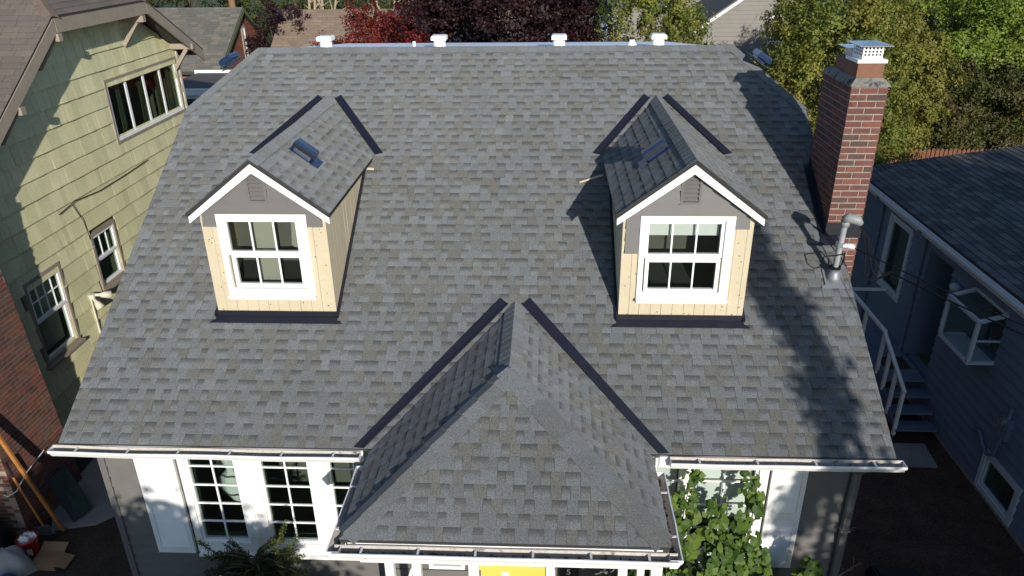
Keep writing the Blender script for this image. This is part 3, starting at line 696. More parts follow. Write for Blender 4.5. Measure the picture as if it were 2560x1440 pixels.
        strip(body, [a2, b2, (b2[0]+nn.x*.015, b2[1]+nn.y*.015), (a2[0]+nn.x*.015, a2[1]+nn.y*.015)], w=.026, th=.02, name='flashing_rib')
        # flashing along the cheek
        x0 = DH+.004; v0 = (DY-YE)/CP-.04; v1 = (ym(5.70)-YE)/CP-.02
        strip(body, [(c+sg*x0, v0), (c+sg*(x0+.028), v0), (c+sg*(x0+.028), v1), (c+sg*x0, v1)][::sg], w=.014, th=.05)
    # apron flashing under the front
    v0 = (DY-YE)/CP
    strip(body, [(c-DH-.09, v0-.13), (c+DH+.09, v0-.13), (c+DH+.06, v0-.095), (c+DH+.02, v0-.085), (c+DH+.02, v0+.02), (c-DH-.02, v0+.02), (c-DH-.02, v0-.085), (c-DH-.06, v0-.095)], w=.018, th=.006)
    m = MB(); m.box((c-DH-.01, DY-.03, zb-.02), (c+DH+.01, DY-.0235, zb+.075)); part('flashing', m, 'flashing', body)
    # box vent on the slope
    pp = rl if which == 0 else ll; uu = 1.05 if which == 0 else 12.4-DF-1.05
    p = pp.P(uu, LD*.66, 0); x_, y_ = (-pp.v, pp.u) if which == 0 else (pp.v, -pp.u); n_ = pp.n
    M = Matrix(((x_.x, y_.x, n_.x, p.x), (x_.y, y_.y, n_.y, p.y), (x_.z, y_.z, n_.z, p.z), (0, 0, 0, 1))); boxvent(body, M, fl=(.19, .30) if which == 0 else (.30, .19))
    return body, rf, f1+f2
dorm = [dormer(DORM[0], 0), dormer(DORM[1], 1)]
# splintered old trim left on the roof beside the right dormer, a scrap on the other side
mb = MB(); mb.bar(main.P(.80, 4.14, .05), main.P(.46, 4.02, .03), .03, .02); part('trim_scrap', mb, 'cream_wood', house)
mb = MB(); mb.bar(main.P(2.50, 4.22, .05), main.P(2.66, 4.22, .04), .03, .02); part('trim_scrap', mb, 'cream_wood', house)
mb = MB(); mb.bar(main.P(-2.62, 4.25, .06), main.P(-2.52, 4.25, .05), .04, .03); part('trim_scrap', mb, 'cream_wood', house)
lay_field([(F_main, roof), (F_pf+F_pr+F_pl, porch)]+[(f, b) for b, r_, f in dorm], 300, 'shingle')

# ---- brick chimney on the right rake
CX0, CX1, CY0, CY1, CZ = 3.735, 4.185, 9.62, 10.66, 6.97
mb = MB(); mb.box((CX0+.008, CY0+.008, 0.0), (CX1-.008, CY1-.008, CZ)); chim = part('chimney', mb, 'mortar', house, 'red brick chimney through the right edge of the roof')
BRK = [(.150, .058, .046), (.172, .068, .052), (.128, .053, .044), (.19, .072, .052), (.095, .054, .046), (.142, .064, .054), (.16, .060, .051)]
BME = {}
def brick(parent, p, sx, sy, sz, cols=BRK, matn='brick', nm='brick', tag=0):
    t = random.randrange(len(cols)); k = (round(sx, 3), round(sy, 3), round(sz, 3), t, tag)
    if k not in BME: BME[k] = MB().box((0, 0, 0), (sx, sy, sz), cols[t]).mesh(nm, matn)
    j = .002; link(nm, BME[k], parent, Matrix.Translation((p[0]+random.uniform(-j, j), p[1]+random.uniform(-j, j), p[2])))
ch = .083; k = 0; z = CZ-ch
while z > 4.35:
    odd = k % 2; W = CX1-CX0; D = CY1-CY0; bt = .10; m = .016; hgt = ch-.017
    # front face: stretcher+header alternating
    if odd: xs = [(0, .20), (.217, W)]
    else: xs = [(0, .10), (.117, .325), (.342, W)]
    for a, b in xs: brick(chim, (CX0+a, CY0, z), b-a, bt, hgt)
    n = 5; y0 = bt+m if odd else bt+m; Ls = (D-y0-(n-1)*m)/n; sh = 0
    ys = []
    if odd: ys = [(y0+i*(Ls+m), y0+i*(Ls+m)+Ls) for i in range(n)]
    else:
        h = Ls/2; ys = [(y0, y0+h)]+[(y0+h+m+i*(Ls+m), y0+h+m+i*(Ls+m)+Ls) for i in range(n-1)]+[(y0+h+m+(n-1)*(Ls+m), D)]
    for a, b in ys:
        if zr(CY0+b) > z+ch: continue
        brick(chim, (CX0, CY0+a, z), bt, b-a, hgt)
    k += 1; z -= ch
mb = MB()                                                  # far side and back: one joined mass of courses
z = CZ-ch; k = 0
while z > .02:
    if z < 4.4:
        for a, b in ([(0, .20), (.217, .45)] if k % 2 else [(0, .10), (.117, .325), (.342, .45)]): mb.box((CX0+a, CY0-.0005, z), (CX0+b, CY0+.1, z+ch-.017), random.choice(BRK))
    for i in range(5):
        y = CY0+.115+i*.19; mb.box((CX1-.1, y, z), (CX1+.0005, y+.178, z+ch-.013), random.choice(BRK))
    for i in range(2): mb.box((CX0+.12+i*.17, CY1-.1, z), (CX0+.12+i*.17+.155, CY1+.0005, z+ch-.013), random.choice(BRK))
    z -= ch; k += 1
part('brick_courses', mb, 'brick', chim, stuff=True)
mb = MB(); x0, x1, y0, y1 = CX0-.02, CX1+.02, CY0-.02, CY1+.02                                                          # sloped mortar crown
mb.hexa([(x0, y0, CZ), (x1, y0, CZ), (x1, y1, CZ), (x0, y1, CZ), (x0+.01, y0+.01, CZ+.03), (x1-.01, y0+.01, CZ+.03), (x1-.01, y1-.01, CZ+.03), (x0+.01, y1-.01, CZ+.03)])
mb.hexa([(x0+.01, y0+.01, CZ+.03), (x1-.01, y0+.01, CZ+.03), (x1-.01, y1-.01, CZ+.03), (x0+.01, y1-.01, CZ+.03), (x0+.07, y0+.06, CZ+.10), (x1-.09, y0+.06, CZ+.10), (x1-.07, y1-.07, CZ+.10), (x0+.06, y1-.07, CZ+.10)]); part('crown', mb, 'crown_mortar', chim)
fx0, fx1, fy0, fy1 = CX0+.055, CX1-.075, CY0+.06, CY0+.44
mb = MB(); mb.box((fx0, fy0, CZ+.08), (fx1, fy1, CZ+.29)); part('flue', mb, 'flue_clay', chim)
mb = MB(); mb.box((fx0+.03, fy1+.08, CZ+.08), (fx1, fy1+.46, CZ+.26)); part('flue', mb, 'flue_clay', chim)
mb = MB(); mb.box((fx0-.02, fy0-.02, CZ+.275), (fx1+.02, fy1+.02, CZ+.315)); part('cowl_base', mb, 'vent_white', chim)
gx0, gx1, gy0, gy1, g0, g1 = fx0+.04, fx1-.03, fy0+.03, fy1-.03, CZ+.315, CZ+.475
cg = [Plane((gx0, gy0, g0), (1, 0, 0), (0, 0, 1)), Plane((gx0, gy1, g0), (0, -1, 0), (0, 0, 1)), Plane((gx1, gy0, g0), (0, 1, 0), (0, 0, 1))]
mb = MB()
for pl, W in ((cg[0], gx1-gx0), (cg[1], gy1-gy0), (cg[2], gy1-gy0)):
    op = []; n = 5; cw = W/(n+.6)
    for i in range(n):
        for j in range(3): u = cw*.5+i*cw; v = .04+j*.037; op.append((u, u+cw*.6, v, v+.022))
    wall_open(pl, 0, W, 0, g1-g0, op, -.003, 0, mb)
part('cowl_mesh', mb, 'vent_white', chim)
mb = MB(); mb.box((gx0+.02, gy0+.02, g0), (gx1-.02, gy1-.02, g1-.02)); part('cowl_core', mb, 'black_plastic', chim)
mb = MB(); lx0, lx1, ly0, ly1 = fx0-.03, fx1+.05, fy0-.05, fy1+.07; cx, cy = (lx0+lx1)/2, (ly0+ly1)/2
for q in ([(lx0, ly0), (lx1, ly0)], [(lx1, ly0), (lx1, ly1)], [(lx1, ly1), (lx0, ly1)], [(lx0, ly1), (lx0, ly0)]):
    mb.prism([(q[0][0], q[0][1], g1), (q[1][0], q[1][1], g1), (cx, cy, g1+.035)], (0, 0, .004))
part('cowl_lid', mb, 'galvanised', chim)
mb = MB(); mb.box((fx0+.1, fy1+.14, CZ+.26), (fx1-.05, fy1+.40, CZ+.36)); part('cowl_rear', mb, 'galvanised', chim)
mb = MB(); mb.prism([(fx0+.02, fy1+.08, CZ+.38), (fx1+.0, fy1+.08, CZ+.38), (fx1, fy1+.46, CZ+.38), (fx0+.02, fy1+.46, CZ+.38)], (0, 0, .006)); part('cowl_lid', mb, 'galvanised', chim)
# chimney flashing: side, front apron and the black saddle pieces
v0, v1 = (CY0-YE)/CP, (CY1-YE)/CP
strip(house, [(CX0-.07, v0-.1), (CX0+.004, v0-.1), (CX0+.004, v1+.05), (CX0-.07, v1+.05)], w=.02)
mb = MB(); mb.prism([(CX0-.006, CY0, zr(CY0)), (CX0-.006, CY0, zr(CY0)+.16), (CX0-.006, CY1, zr(CY1)+.16), (CX0-.006, CY1, zr(CY1))], (.005, 0, 0)); part('flashing', mb, 'flashing', house)
mb = MB(); mb.box((CX0-.01, CY0-.008, zr(CY0)-.02), (CX1+.01, CY0-.002, zr(CY0)+.19)); part('flashing', mb, 'flashing', house)
strip(house, [(CX0-.11, v0-.17), (XR-.02, v0-.17), (XR-.02, v0+.01), (CX0-.05, v0+.01)], w=.022)

# ---- electric service mast through the roof
mx, my = 3.70, 9.02; mz = zr(my); top = (3.715, 9.0, 5.43)
mb = MB(); mb.tube([(mx, my, mz-.1), (mx, my, mz+.1), top], .036, 12); mast = part('service_mast', mb, 'grey_pvc', house, smooth=True)
mb = MB(); mb.tube([(3.715, 9, 5.38), (3.715, 9, 5.46)], .055, 12); mb.tube([(3.69, 9, 5.46), (3.74, 8.98, 5.50), (3.84, 8.94, 5.475), (3.88, 8.93, 5.43)], [.055, .065, .06, .035], 10); part('weatherhead', mb, 'grey_pvc', mast, smooth=True)
mb = MB(); mb.lathe((mx, my, mz-.02), [(.095, 0), (.09, .06), (.07, .12), (.05, .16)], 14); part('boot', mb, 'lead_boot', mast, smooth=True)
vv = (my-YE)/CP
strip(mast, [(mx-.17, vv-.155), (mx+.17, vv-.155), (mx+.17, vv-.11), (mx+.12, vv-.10), (mx+.12, vv+.15), (mx-.12, vv+.15), (mx-.12, vv-.10), (mx-.17, vv-.11)], m='lead_boot', w=.02, name='boot_flange')
mb = MB(); mb.lathe((mx, my, mz+.155), [(.07, 0), (.07, .03)], 12); mb.tube([(mx-.06, my-.03, mz+.17), (mx-.15, my-.06, mz+.16), (mx-.2, my-.05, mz+.22), (mx-.17, my-.02, mz+.33), (mx-.02, my-.055, mz+.36), (mx+.07, my-.04, mz+.38), (mx+.09, my, mz+.25), (mx+.05, my, mz+.17)], .009, 6); part('tie_wire', mb, 'cable', mast)
mb = MB(); mb.tube([(3.73, 8.97, 5.13), (3.80, 8.93, 5.14), (3.85, 8.91, 5.13)], [.028, .034, .026], 10); part('insulator', mb, 'vent_white', mast)
mb = MB(); mb.box((3.66, 8.95, 5.10), (3.755, 9.05, 5.16)); part('clamp', mb, 'galvanised', mast)
mb = MB()
for k, (dx, dzz) in enumerate(((.0, 0), (.03, .0), (.05, .01))):
    mb.tube([(3.87, 8.93, 5.42), (3.95+dx, 8.92, 5.25), (4.00+dx*2, 8.9, 5.0), (4.02+dx*3, 8.88, 4.78+.05*k), (4.10+dx*2, 8.80, 4.70+.06*k), (4.28, 8.74, 4.86+.01*k)], .008, 6)
part('drip_loop', mb, 'cable', mast)

# ================================================================== GROUND
mb = MB(); mb.poly([(-400, -200, 0), (400, -200, 0), (400, 600, 0), (-400, 600, 0)]); o = single('ground', mb, 'grass', kind='structure')
mb = MB(); mb.poly([(3.9, 4, .004), (7.5, 4, .004), (7.5, 17, .004), (3.9, 17, .004)]); single('soil_bed', mb, 'soil_red', kind='structure')
mb = MB(); mb.poly([(-8.8, 2, .004), (-5.4, 2, .004), (-5.4, 20, .004), (-8.8, 20, .004)]); single('side_yard', mb, 'soil', kind='structure')
mb = MB(); mb.prism([(-8.0, 9.05, .0), (-7.35, 9.2, .0), (-6.55, 10.05, .0), (-6.75, 10.95, .0), (-7.0, 14.5, 0), (-8.3, 14.5, 0), (-8.3, 9.6, .0)], (0, 0, .05)); single('concrete_path', mb, 'concrete', kind='structure')
mb = MB(); mb.poly([(-60, -14, .008), (60, -14, .008), (60, -6, .008), (-60, -6, .008)]); single('road', mb, 'asphalt', kind='structure')

# ================================================================== GREEN NEIGHBOUR (left)
gh = thing('green_house', (-11, 14, 0), 'sage green shingled house with brown roof and brick chimney, left edge', 'house')
GX = -8.70; gw = Plane((GX, 0, 0), (0, 1, 0), (0, 0, 1))
rkL = lambda y: 6.33+.661*(y-10.97); rkR = lambda y: 7.52-.555*(y-16.0); GT = 7.56
W1 = (14.70, 17.72, 4.98, 6.14); W2 = (13.04, 13.80, 2.52, 3.55); W3 = (10.99, 11.88, 2.02, 3.47)
mb = wall_open(gw, 7.6, 17.88, 0, 5.2, [(W1[0], W1[1], W1[2], 5.2), W2, W3], -.2, -.03)
mb = wall_open(gw, 13.0, 17.88, 5.2, 6.14, [(W1[0], W1[1], 5.2, W1[3])], -.2, -.03, mb)
mb.prism([gw.P(9.5, 5.2, -.2), gw.P(13.0, 5.2, -.2), gw.P(13.0, 7.35, -.2), gw.P(12.8, 7.35, -.2)], (.17, 0, 0))
mb.prism([gw.P(13.0, 6.14, -.2), gw.P(17.88, 6.14, -.2), gw.P(17.88, 6.3, -.2), gw.P(16.1, 7.35, -.2), gw.P(13.0, 7.35, -.2)], (.17, 0, 0))
mb.box((-16, 17.7, 0), (GX-.2, 17.88, 6.2)); mb.box((-16, 7.6, 0), (GX-.2, 7.8, 4.0))
gwall = part('wall', mb, 'green_wall', gh)
GREEN = dict(tooth=[(.65, .62, .365), (.61, .585, .345), (.68, .645, .39), (.585, .565, .33), (.64, .605, .365)], lo=[(0, 0, 0)], hi=[(0, 0, 0)])
cl = [(-.661, 1, 6.33-.661*10.97-.12), (0, 1, 7.42), (.555, 1, 7.52+.555*16.0-.12)]
def gskip(u, v): 
    return any(a-.02 < u < b+.02 and c-.1 < v < d+.02 for a, b, c, d in (W1, W2, W3))
fg = field(gw, 8.0, 17.88, .35, 7.45, .335, cl, gskip, GREEN, (.13, .16, .19, .22, .26, .31), hh=(.042, .02), flat=True, gap=.005)
lay_field([(fg, gwall)], 300, 'green_shingle', 'siding_shingle')
mb = MB(); mb.box((GX-.1, 17.87, 0), (GX+.035, 17.95, 6.32)); part('corner_board', mb, 'cream_plastic', gh)
def casing(parent, pl, a, b, c, d, w=.11, m='taupe_trim', proud=.045, sill=True):
    mb = wall_open(pl, a-w, b+w, c-w, d+w, [(a, b, c, d)], -.03, proud); 
    cz = part('window_casing', mb, m, parent)
    if sill: mb = pbox(pl, a-w-.04, b+w+.04, c-w-.05, c-w-.001, -.02, proud+.06); part('sill', mb, m, parent)
for (a, b, c, d), cc, rr, sp in ((W1, 4, 1, 0), (W2, 2, 2, 1), (W3, 4, 2, 2)):
    casing(gh, gw, a, b, c, d, .06 if sp else .05, sill=sp > 0)
    if sp == 0: window(gh, gw, a, b, c, d, 4, 1, .06, .075, .0, gm='glass')
    else:
        mid = c+(d-c)*.52; window(gh, gw, a, b, mid, d, 3 if sp == 1 else 4, 1 if sp == 1 else 2, .045, .02, .0, gm='glass'); window(gh, gw, a, b, c, mid+.0, 1, 1, .05, .02, -.035, gm='glass')
    mb = MB(); mb.box((GX-1.0, a-.3, c-.3), (GX-.95, b+.3, d+.3)); mb.box((GX-.95, a-.3, c-.33), (GX-.21, b+.3, c-.3)); part('room', mb, 'room', gh)
for y0 in (15.05, 15.95, 16.75, 17.25):                     # green inner blinds seen at the side of each light
    mb = MB(); mb.prism([(GX-.10, y0+.16, 5.06), (GX-.10, y0+.34, 5.06), (GX-.10, y0+.34, 6.06), (GX-.10, y0+.20, 6.06)], (-.01, 0, 0)); part('curtain', mb, 'green_trim', gh)
mb = MB(); mb.prism([(GX-.14, 11.1, 2.1), (GX-.14, 11.8, 2.1), (GX-.14, 11.8, 3.4), (GX-.14, 11.1, 3.4)], (-.01, 0, 0)); part('curtain', mb, 'tarp', gh)
# roof: front slope, clipped end, back slope
RYG = 14.45; RZG = 6.33+.661*(RYG-10.97); RXG = -9.85; FX = -8.2; EY = 8.3; EZ = rkL(EY)
q1 = [Vector((FX, EY, EZ)), Vector((FX, 12.83, GT)), Vector((RXG, RYG, RZG)), Vector((-17, RYG, RZG)), Vector((-17, EY, EZ))]
q2 = [Vector((FX, 12.83, GT)), Vector((FX, 16.02, GT)), Vector((RXG, RYG, RZG))]
q3 = [Vector((FX, 16.02, GT)), Vector((FX, 18.3, 6.28)), Vector((-17, 18.3, 6.28)), Vector((-17, RYG, RZG)), Vector((RXG, RYG, RZG))]
mb = MB()
for q in (q1, q2, q3): mb.prism([p-Vector((0, 0, .14)) for p in q], (0, 0, .135))
groof = part('roof', mb, 'fascia_dark', gh)
BROWN = dict(tooth=[(.145, .122, .098), (.135, .112, .092), (.155, .13, .105), (.14, .118, .10)], lo=[(0, 0, 0)], hi=[(0, 0, 0)])
p1 = Plane((0, EY, EZ), (1, 0, 0), (0, 1, .661)); L1 = math.hypot(RYG-EY, RZG-EZ); hv = math.hypot(12.83-EY, GT-EZ)
p2_ = Plane((FX, 12.83, GT), (0, 1, 0), (RXG-FX, 0, RZG-GT)); L2 = math.hypot(RXG-FX, RZG-GT)
f1 = field(p1, -13, FX+.01, -.01, L1, .14, [(L1-hv, FX-RXG, (L1-hv)*FX+(FX-RXG)*hv)], None, BROWN, (.28, .31, .34), hh=(.009, .009), flat=True, gap=.006)
f2 = field(p2_, 0, 3.19, -.01, L2, .14, [(1, 1.57/L2, 3.19), (-1, 1.62/L2, 0)], None, BROWN, (.28, .31, .34), hh=(.009, .009), flat=True, gap=.006)
lay_field([(f1+f2, groof)], 260, 'brown_shingle')
for a, b, sA in ((Vector((FX, 12.83, GT)), Vector((RXG, RYG, RZG)), (-1, 0, 0)), (Vector((FX, 16.02, GT)), Vector((RXG, RYG, RZG)), (-1, 0, 0))):
    h = (b-a).normalized(); s1 = Vector((-1, 0, 0)); s2_ = Vector((0, 1 if a.y < 14 else -1, 0)); s1 = s1-h*s1.dot(h); s2_ = s2_-h*s2_.dot(h); caps(groof, a, b, s1, s2_, .13, .2, [(.16, .12, .09), (.145, .11, .085)], matn='brown_shingle')
mb = MB(); mb.prism([p+Vector((0, 0, -.0)) for p in q3], (0, 0, .012), (.16, .125, .09)); part('shingle_courses', mb, 'brown_shingle', groof, stuff=True)
# rake boards
for a, b in (((EY, EZ), (12.83, GT)), ((12.86, GT), (16.0, GT-.0)), ((16.02, GT), (18.3, 6.28))):
    mb = MB(); mb.prism([(FX-.03, a[0], a[1]-.27), (FX-.03, b[0], b[1]-.27), (FX-.03, b[0], b[1]-.045), (FX-.03, a[0], a[1]-.045)], (.045, 0, 0)); part('rake_board', mb, 'taupe_trim', gh)
# knee brackets under the overhang
for y, z in ((11.45, 6.30), (12.86, 7.22), (15.75, 7.22), (17.72, 6.42), (9.9, 5.25)):
    mb = MB(); mb.bar((GX-.05, y, z), (FX+.05, y, z), .11, .12); mb.bar((GX+.02, y, z-.52), (FX-.12, y, z-.06), .08, .08); part('bracket', mb, 'taupe_trim', gh)
# plumbing pipe on the roof
p = p1.P(-10.05, math.hypot(12.3-EY, rkL(12.3)-EZ), 0); mb = MB(); mb.lathe(p+Vector((0, 0, -.05)), [(.05, 0), (.05, .42)], 10); vp_ = part('vent_pipe', mb, 'galvanised', gh, smooth=True)
mb = MB(); mb.prism([p1.P(-10.05+dx, math.hypot(12.3-EY, rkL(12.3)-EZ)+dv, .015) for dx, dv in ((-.16, -.14), (.16, -.14), (.16, .14), (-.16, .14))], p1.n*.006); part('boot_flange', mb, 'lead_boot', vp_)
# brick chimney on the wall
bx = -8.2; mb = MB(); mb.prism([(bx-.007, 8.82, 0), (bx-.007, 10.30, 0), (bx-.007, 10.0, 4.6), (bx-.007, 10.0, 7.6), (bx-.007, 8.82, 7.6)], (-.48, 0, 0)); gch = part('chimney', mb, 'mortar_dark', gh, 'tall brick chimney on the green wall')
GB = [(.155, .07, .048), (.13, .06, .045), (.18, .078, .05), (.11, .06, .048), (.20, .065, .05), (.14, .085, .065)]
cand = []; ch = .0735; z = .0; k = 0
while z < 7.5:
    ye = 10.30-.0652*z if z < 4.6 else 10.0; step = (.215); y = 8.82-(step/2 if k % 2 else 0)
    while y < ye-.03:
        y0, y1 = max(8.82, y), min(y+step-.011, ye); 
        if y1-y0 > .04: cand.append((Vector((bx, (y0+y1)/2, z)), (bx-.1, y0, z), (.1, y1-y0, ch-.012)))
        y += step
    x = bx-(.1 if k % 2 else .2)-.011
    while x > -8.70:
        x0 = max(-8.69, x-.205); cand.append((Vector(((x+x0)/2, 8.82, z)), (x0, 8.817, z), (x-x0, .1, ch-.012))); x = x0-.011
    z += ch; k += 1
vis = sorted([c for c in cand if in_view(c[0])], key=lambda c: (c[0]-CAM).length)[:300]; vid = set(id(c) for c in vis)
for c in vis: brick(gch, c[1], *c[2], cols=GB, tag=1)
mb = MB()
for c in cand:
    if id(c) not in vid: mb.box(c[1], tuple(a+b for a, b in zip(c[1], c[2])), random.choice(GB))
part('brick_courses', mb, 'brick', gch, stuff=True)
# twin flood lamp on the wall, with conduit
mb = MB(); mb.lathe((GX+.07, 12.52, 2.52), [(.06, 0), (.06, .08)], 12); fl = part('flood_lamp', mb, 'cream_plastic', gh)
for p0, p1_ in (((GX+.1, 12.55, 2.57), (GX+.32, 12.72, 2.50)), ((GX+.1, 12.5, 2.52), (GX+.22, 12.48, 2.33))):
    mb = MB(); a = Vector(p0); b = Vector(p1_); mb.tube([a, a+(b-a)*.35, a+(b-a)*.5, b], [.025, .03, .055, .085], 12); part('lamp_head', mb, 'cream_plastic', fl, smooth=True)
mb = MB(); mb.box((GX+.035, 12.50, .5), (GX+.06, 12.53, 2.52)); part('conduit', mb, 'cream_plastic', fl)
mb = MB(); mb.tube([(GX+.05, 12.72, 4.32), (GX+.05, 12.9, 3.95), (GX+.05, 12.95, 3.7), (GX+.06, 12.94, 3.55)], .006, 5); mb.tube([(GX+.05, 12.3, 4.28), (GX+.06, 12.8, 4.36), (GX+.06, 13.6, 4.29), (GX+.05, 14.6, 4.30), (GX+.05, 15.6, 4.34)], .008, 5); part('wall_cable', mb, 'cable', gh)

# ================================================================== BLUE-GREY NEIGHBOUR (right)
bh = thing('blue_house', (9, 12, 0), 'blue grey lap sided house in shade with low dark roof, right edge', 'house')
BX = 7.40; bw = Plane((BX, 0, 0), (0, -1, 0), (0, 0, 1))    # u = -y
V1 = (14.62, 15.52, 1.66, 3.12); ALC = (12.85, 13.78, .80, 3.08); V2 = (9.62, 10.50, .18, .76); GW = (11.05, 12.02, 2.22, 3.08)
ops = [(-V1[1], -V1[0], V1[2], V1[3]), (-ALC[1], -ALC[0], ALC[2], ALC[3]), (-V2[1], -V2[0], V2[2], V2[3]), (-GW[1], -GW[0], GW[2], GW[3])]
mb = wall_open(bw, -17.3, -4, 0, 3.45, ops, -.2, -.03); mb.box((BX+.2, 17.1, 0), (15, 17.3, 3.5)); bwall = part('wall', mb, 'blue_siding', bh)
e = .19; v = .12
while v < 3.42:
    t = min(v+e, 3.44); segs = [(-17.3, -4)]
    for o in ops:
        if o[2]-.08 < (v+t)/2 < o[3]+.08:
            ns = []
            for a, b in segs:
                if o[0] > a and o[1] < b: ns += [(a, o[0]-.0), (o[1]+.0, b)]
                else: ns.append((a, b))
            segs = ns
    for a, b in segs:
        mb = MB(); mb.hexa([bw.P(a, v, -.03), bw.P(b, v, -.03), bw.P(b, t, -.03), bw.P(a, t, -.03), bw.P(a, v, .026), bw.P(b, v, .026), bw.P(b, t, -.012), bw.P(a, t, -.012)]); part('siding_board', mb, 'blue_siding', bwall)
    v += e
mb = MB(); mb.box((BX-.012, 4, .004), (BX+.15, 17.3, .118)); part('foundation', mb, 'concrete', bh)
# alcove
mb = MB(); mb.box((BX+.9, ALC[0]-.1, .8), (BX+.95, ALC[1]+.1, 3.2)); mb.box((BX+.2, ALC[0]-.06, .8), (BX+.9, ALC[0], 3.2)); mb.box((BX+.2, ALC[1], .8), (BX+.9, ALC[1]+.06, 3.2)); mb.box((BX+.2, ALC[0], 3.08), (BX+.9, ALC[1], 3.13)); part('porch_recess', mb, 'blue_siding', bh)
mb = MB(); mb.box((BX+.86, ALC[0]+.08, .82), (BX+.9, ALC[1]-.08, 2.85)); part('door', mb, 'blue_trim', bh)
for (a, b, c, d), sill in ((V1, 1), (V2, 0)):
    mb = wall_open(bw, -b-.09, -a+.09, c-.09, d+.09, [(-b, -a, c, d)], -.03, .04); part('window_casing', mb, 'blue_trim', bh)
    window(bh, bw, -b, -a, c, d, 1, 1, .05, .02, -.01, fm='blue_trim'); mb = MB(); mb.box((BX+.5, a-.1, c-.1), (BX+.55, b+.1, d+.1)); part('room', mb, 'room', bh)
# box (garden) window
gy0, gy1, gz0, gz1, gzt, gxo = 11.05, 12.02, 2.22, 2.97, 3.10, 6.97
mb = MB()
C8 = dict(a=(gxo, gy0, gz0), b=(gxo, gy1, gz0), c=(gxo, gy0, gz1), d=(gxo, gy1, gz1), e=(BX, gy0, gz0), f=(BX, gy1, gz0), g=(BX, gy0, gzt), h=(BX, gy1, gzt))
fr_ = part('garden_window', MB().box((gxo-.02, gy0-.02, gz0-.04), (BX, gy1+.02, gz0)), 'blue_trim', bh)
for s, t in ('ab', 'cd', 'ac', 'bd', 'ae', 'bf', 'cg', 'dh', 'gh'):
    mb = MB(); mb.bar(C8[s], C8[t], .055, .055); part('frame_bar', mb, 'blue_trim', fr_)
mb = MB(); mb.bar((gxo, gy0, 2.62), (BX, gy0, 2.62), .03, .03); part('frame_bar', mb, 'blue_trim', fr_)
for q in ('abdc', 'cdhg', 'acge', 'bdhf'):
    mb = MB(); mb.poly([C8[k] for k in q]); part('pane', mb, 'glass', fr_)
mb = MB(); mb.box((BX+.5, gy0-.1, gz0-.1), (BX+.55, gy1+.1, gzt+.1)); part('room', mb, 'room', bh)
# roof, gutter
rb = Plane((7.2, 17.5, 3.62), (0, -1, 0), (1, 0, .145)); SLATE = dict(tooth=[(.098, .096, .096), (.066, .066, .068), (.122, .119, .115), (.084, .082, .08), (.055, .055, .058)], lo=[(0, 0, 0)], hi=[(0, 0, 0)])
mb = MB(); mb.prism([rb.P(u, v, -.12) for u, v in ((0, 0), (13.5, 0), (13.5, 6), (0, 6))], rb.n*.115); broof = part('roof', mb, 'fascia_dark', bh)
fb = field(rb, 0, 13.5, -.01, 6, .145, [], None, SLATE, (.2, .25, .3, .35), hh=(.014, .014), flat=True, gap=.004); fb = [q for q in fb if in_view(q['p'], 1.5)]
lay_field([(fb, broof)], 300, 'slate_shingle')
mb = MB(); mb.box((7.225, 4, 3.36), (7.26, 17.45, 3.52)); part('fascia', mb, 'blue_trim', bh)
mb = MB(); mb.prism([(7.22, 17.45, 3.56), (7.22, 17.45, 3.46), (7.15, 17.45, 3.46), (7.11, 17.45, 3.50), (7.10, 17.45, 3.56), (7.112, 17.45, 3.56), (7.12, 17.45, 3.51), (7.15, 17.45, 3.472), (7.205, 17.45, 3.472), (7.205, 17.45, 3.56)], (0, -13.4, 0)); part('gutter', mb, 'gutter_out', bh)
mb = MB(); mb.box((7.26, 4, 3.40), (7.42, 17.4, 3.42)); part('soffit', mb, 'blue_siding', bh)
for y in (16.0, 13.95): mb = MB(); mb.tube([(7.18, y, 3.46), (7.33, y, 3.3), (7.35, y, 3.1), (7.35, y, .2)], .04, 8); part('downspout', mb, 'blue_siding', bh)
mb = MB(); mb.lathe((7.33, 12.55, 2.82), [(.03, 0), (.09, .02), (.1, .08), (.06, .13)], 12); part('porch_lamp', mb, 'blue_trim', bh, smooth=True)
mb = MB(); mb.tube([(7.32, 10.9, .98), (7.32, 10.75, 1.04), (7.32, 10.62, .9), (7.32, 10.45, .82), (7.32, 10.3, .92), (7.32, 10.22, 1.3), (7.33, 10.2, 1.9)], .03, 8); part('vent_duct', mb, 'blue_siding', bh, smooth=True)
mb = MB(); mb.box((7.30, 10.14, 1.3), (7.40, 10.34, 1.7)); mt = part('meter_box', mb, 'blue_siding', bh); mb = MB(); mb.tube([(7.30, 10.26, 1.6), (7.22, 10.26, 1.6)], .07, 14); part('meter', mb, 'galvanised', mt)
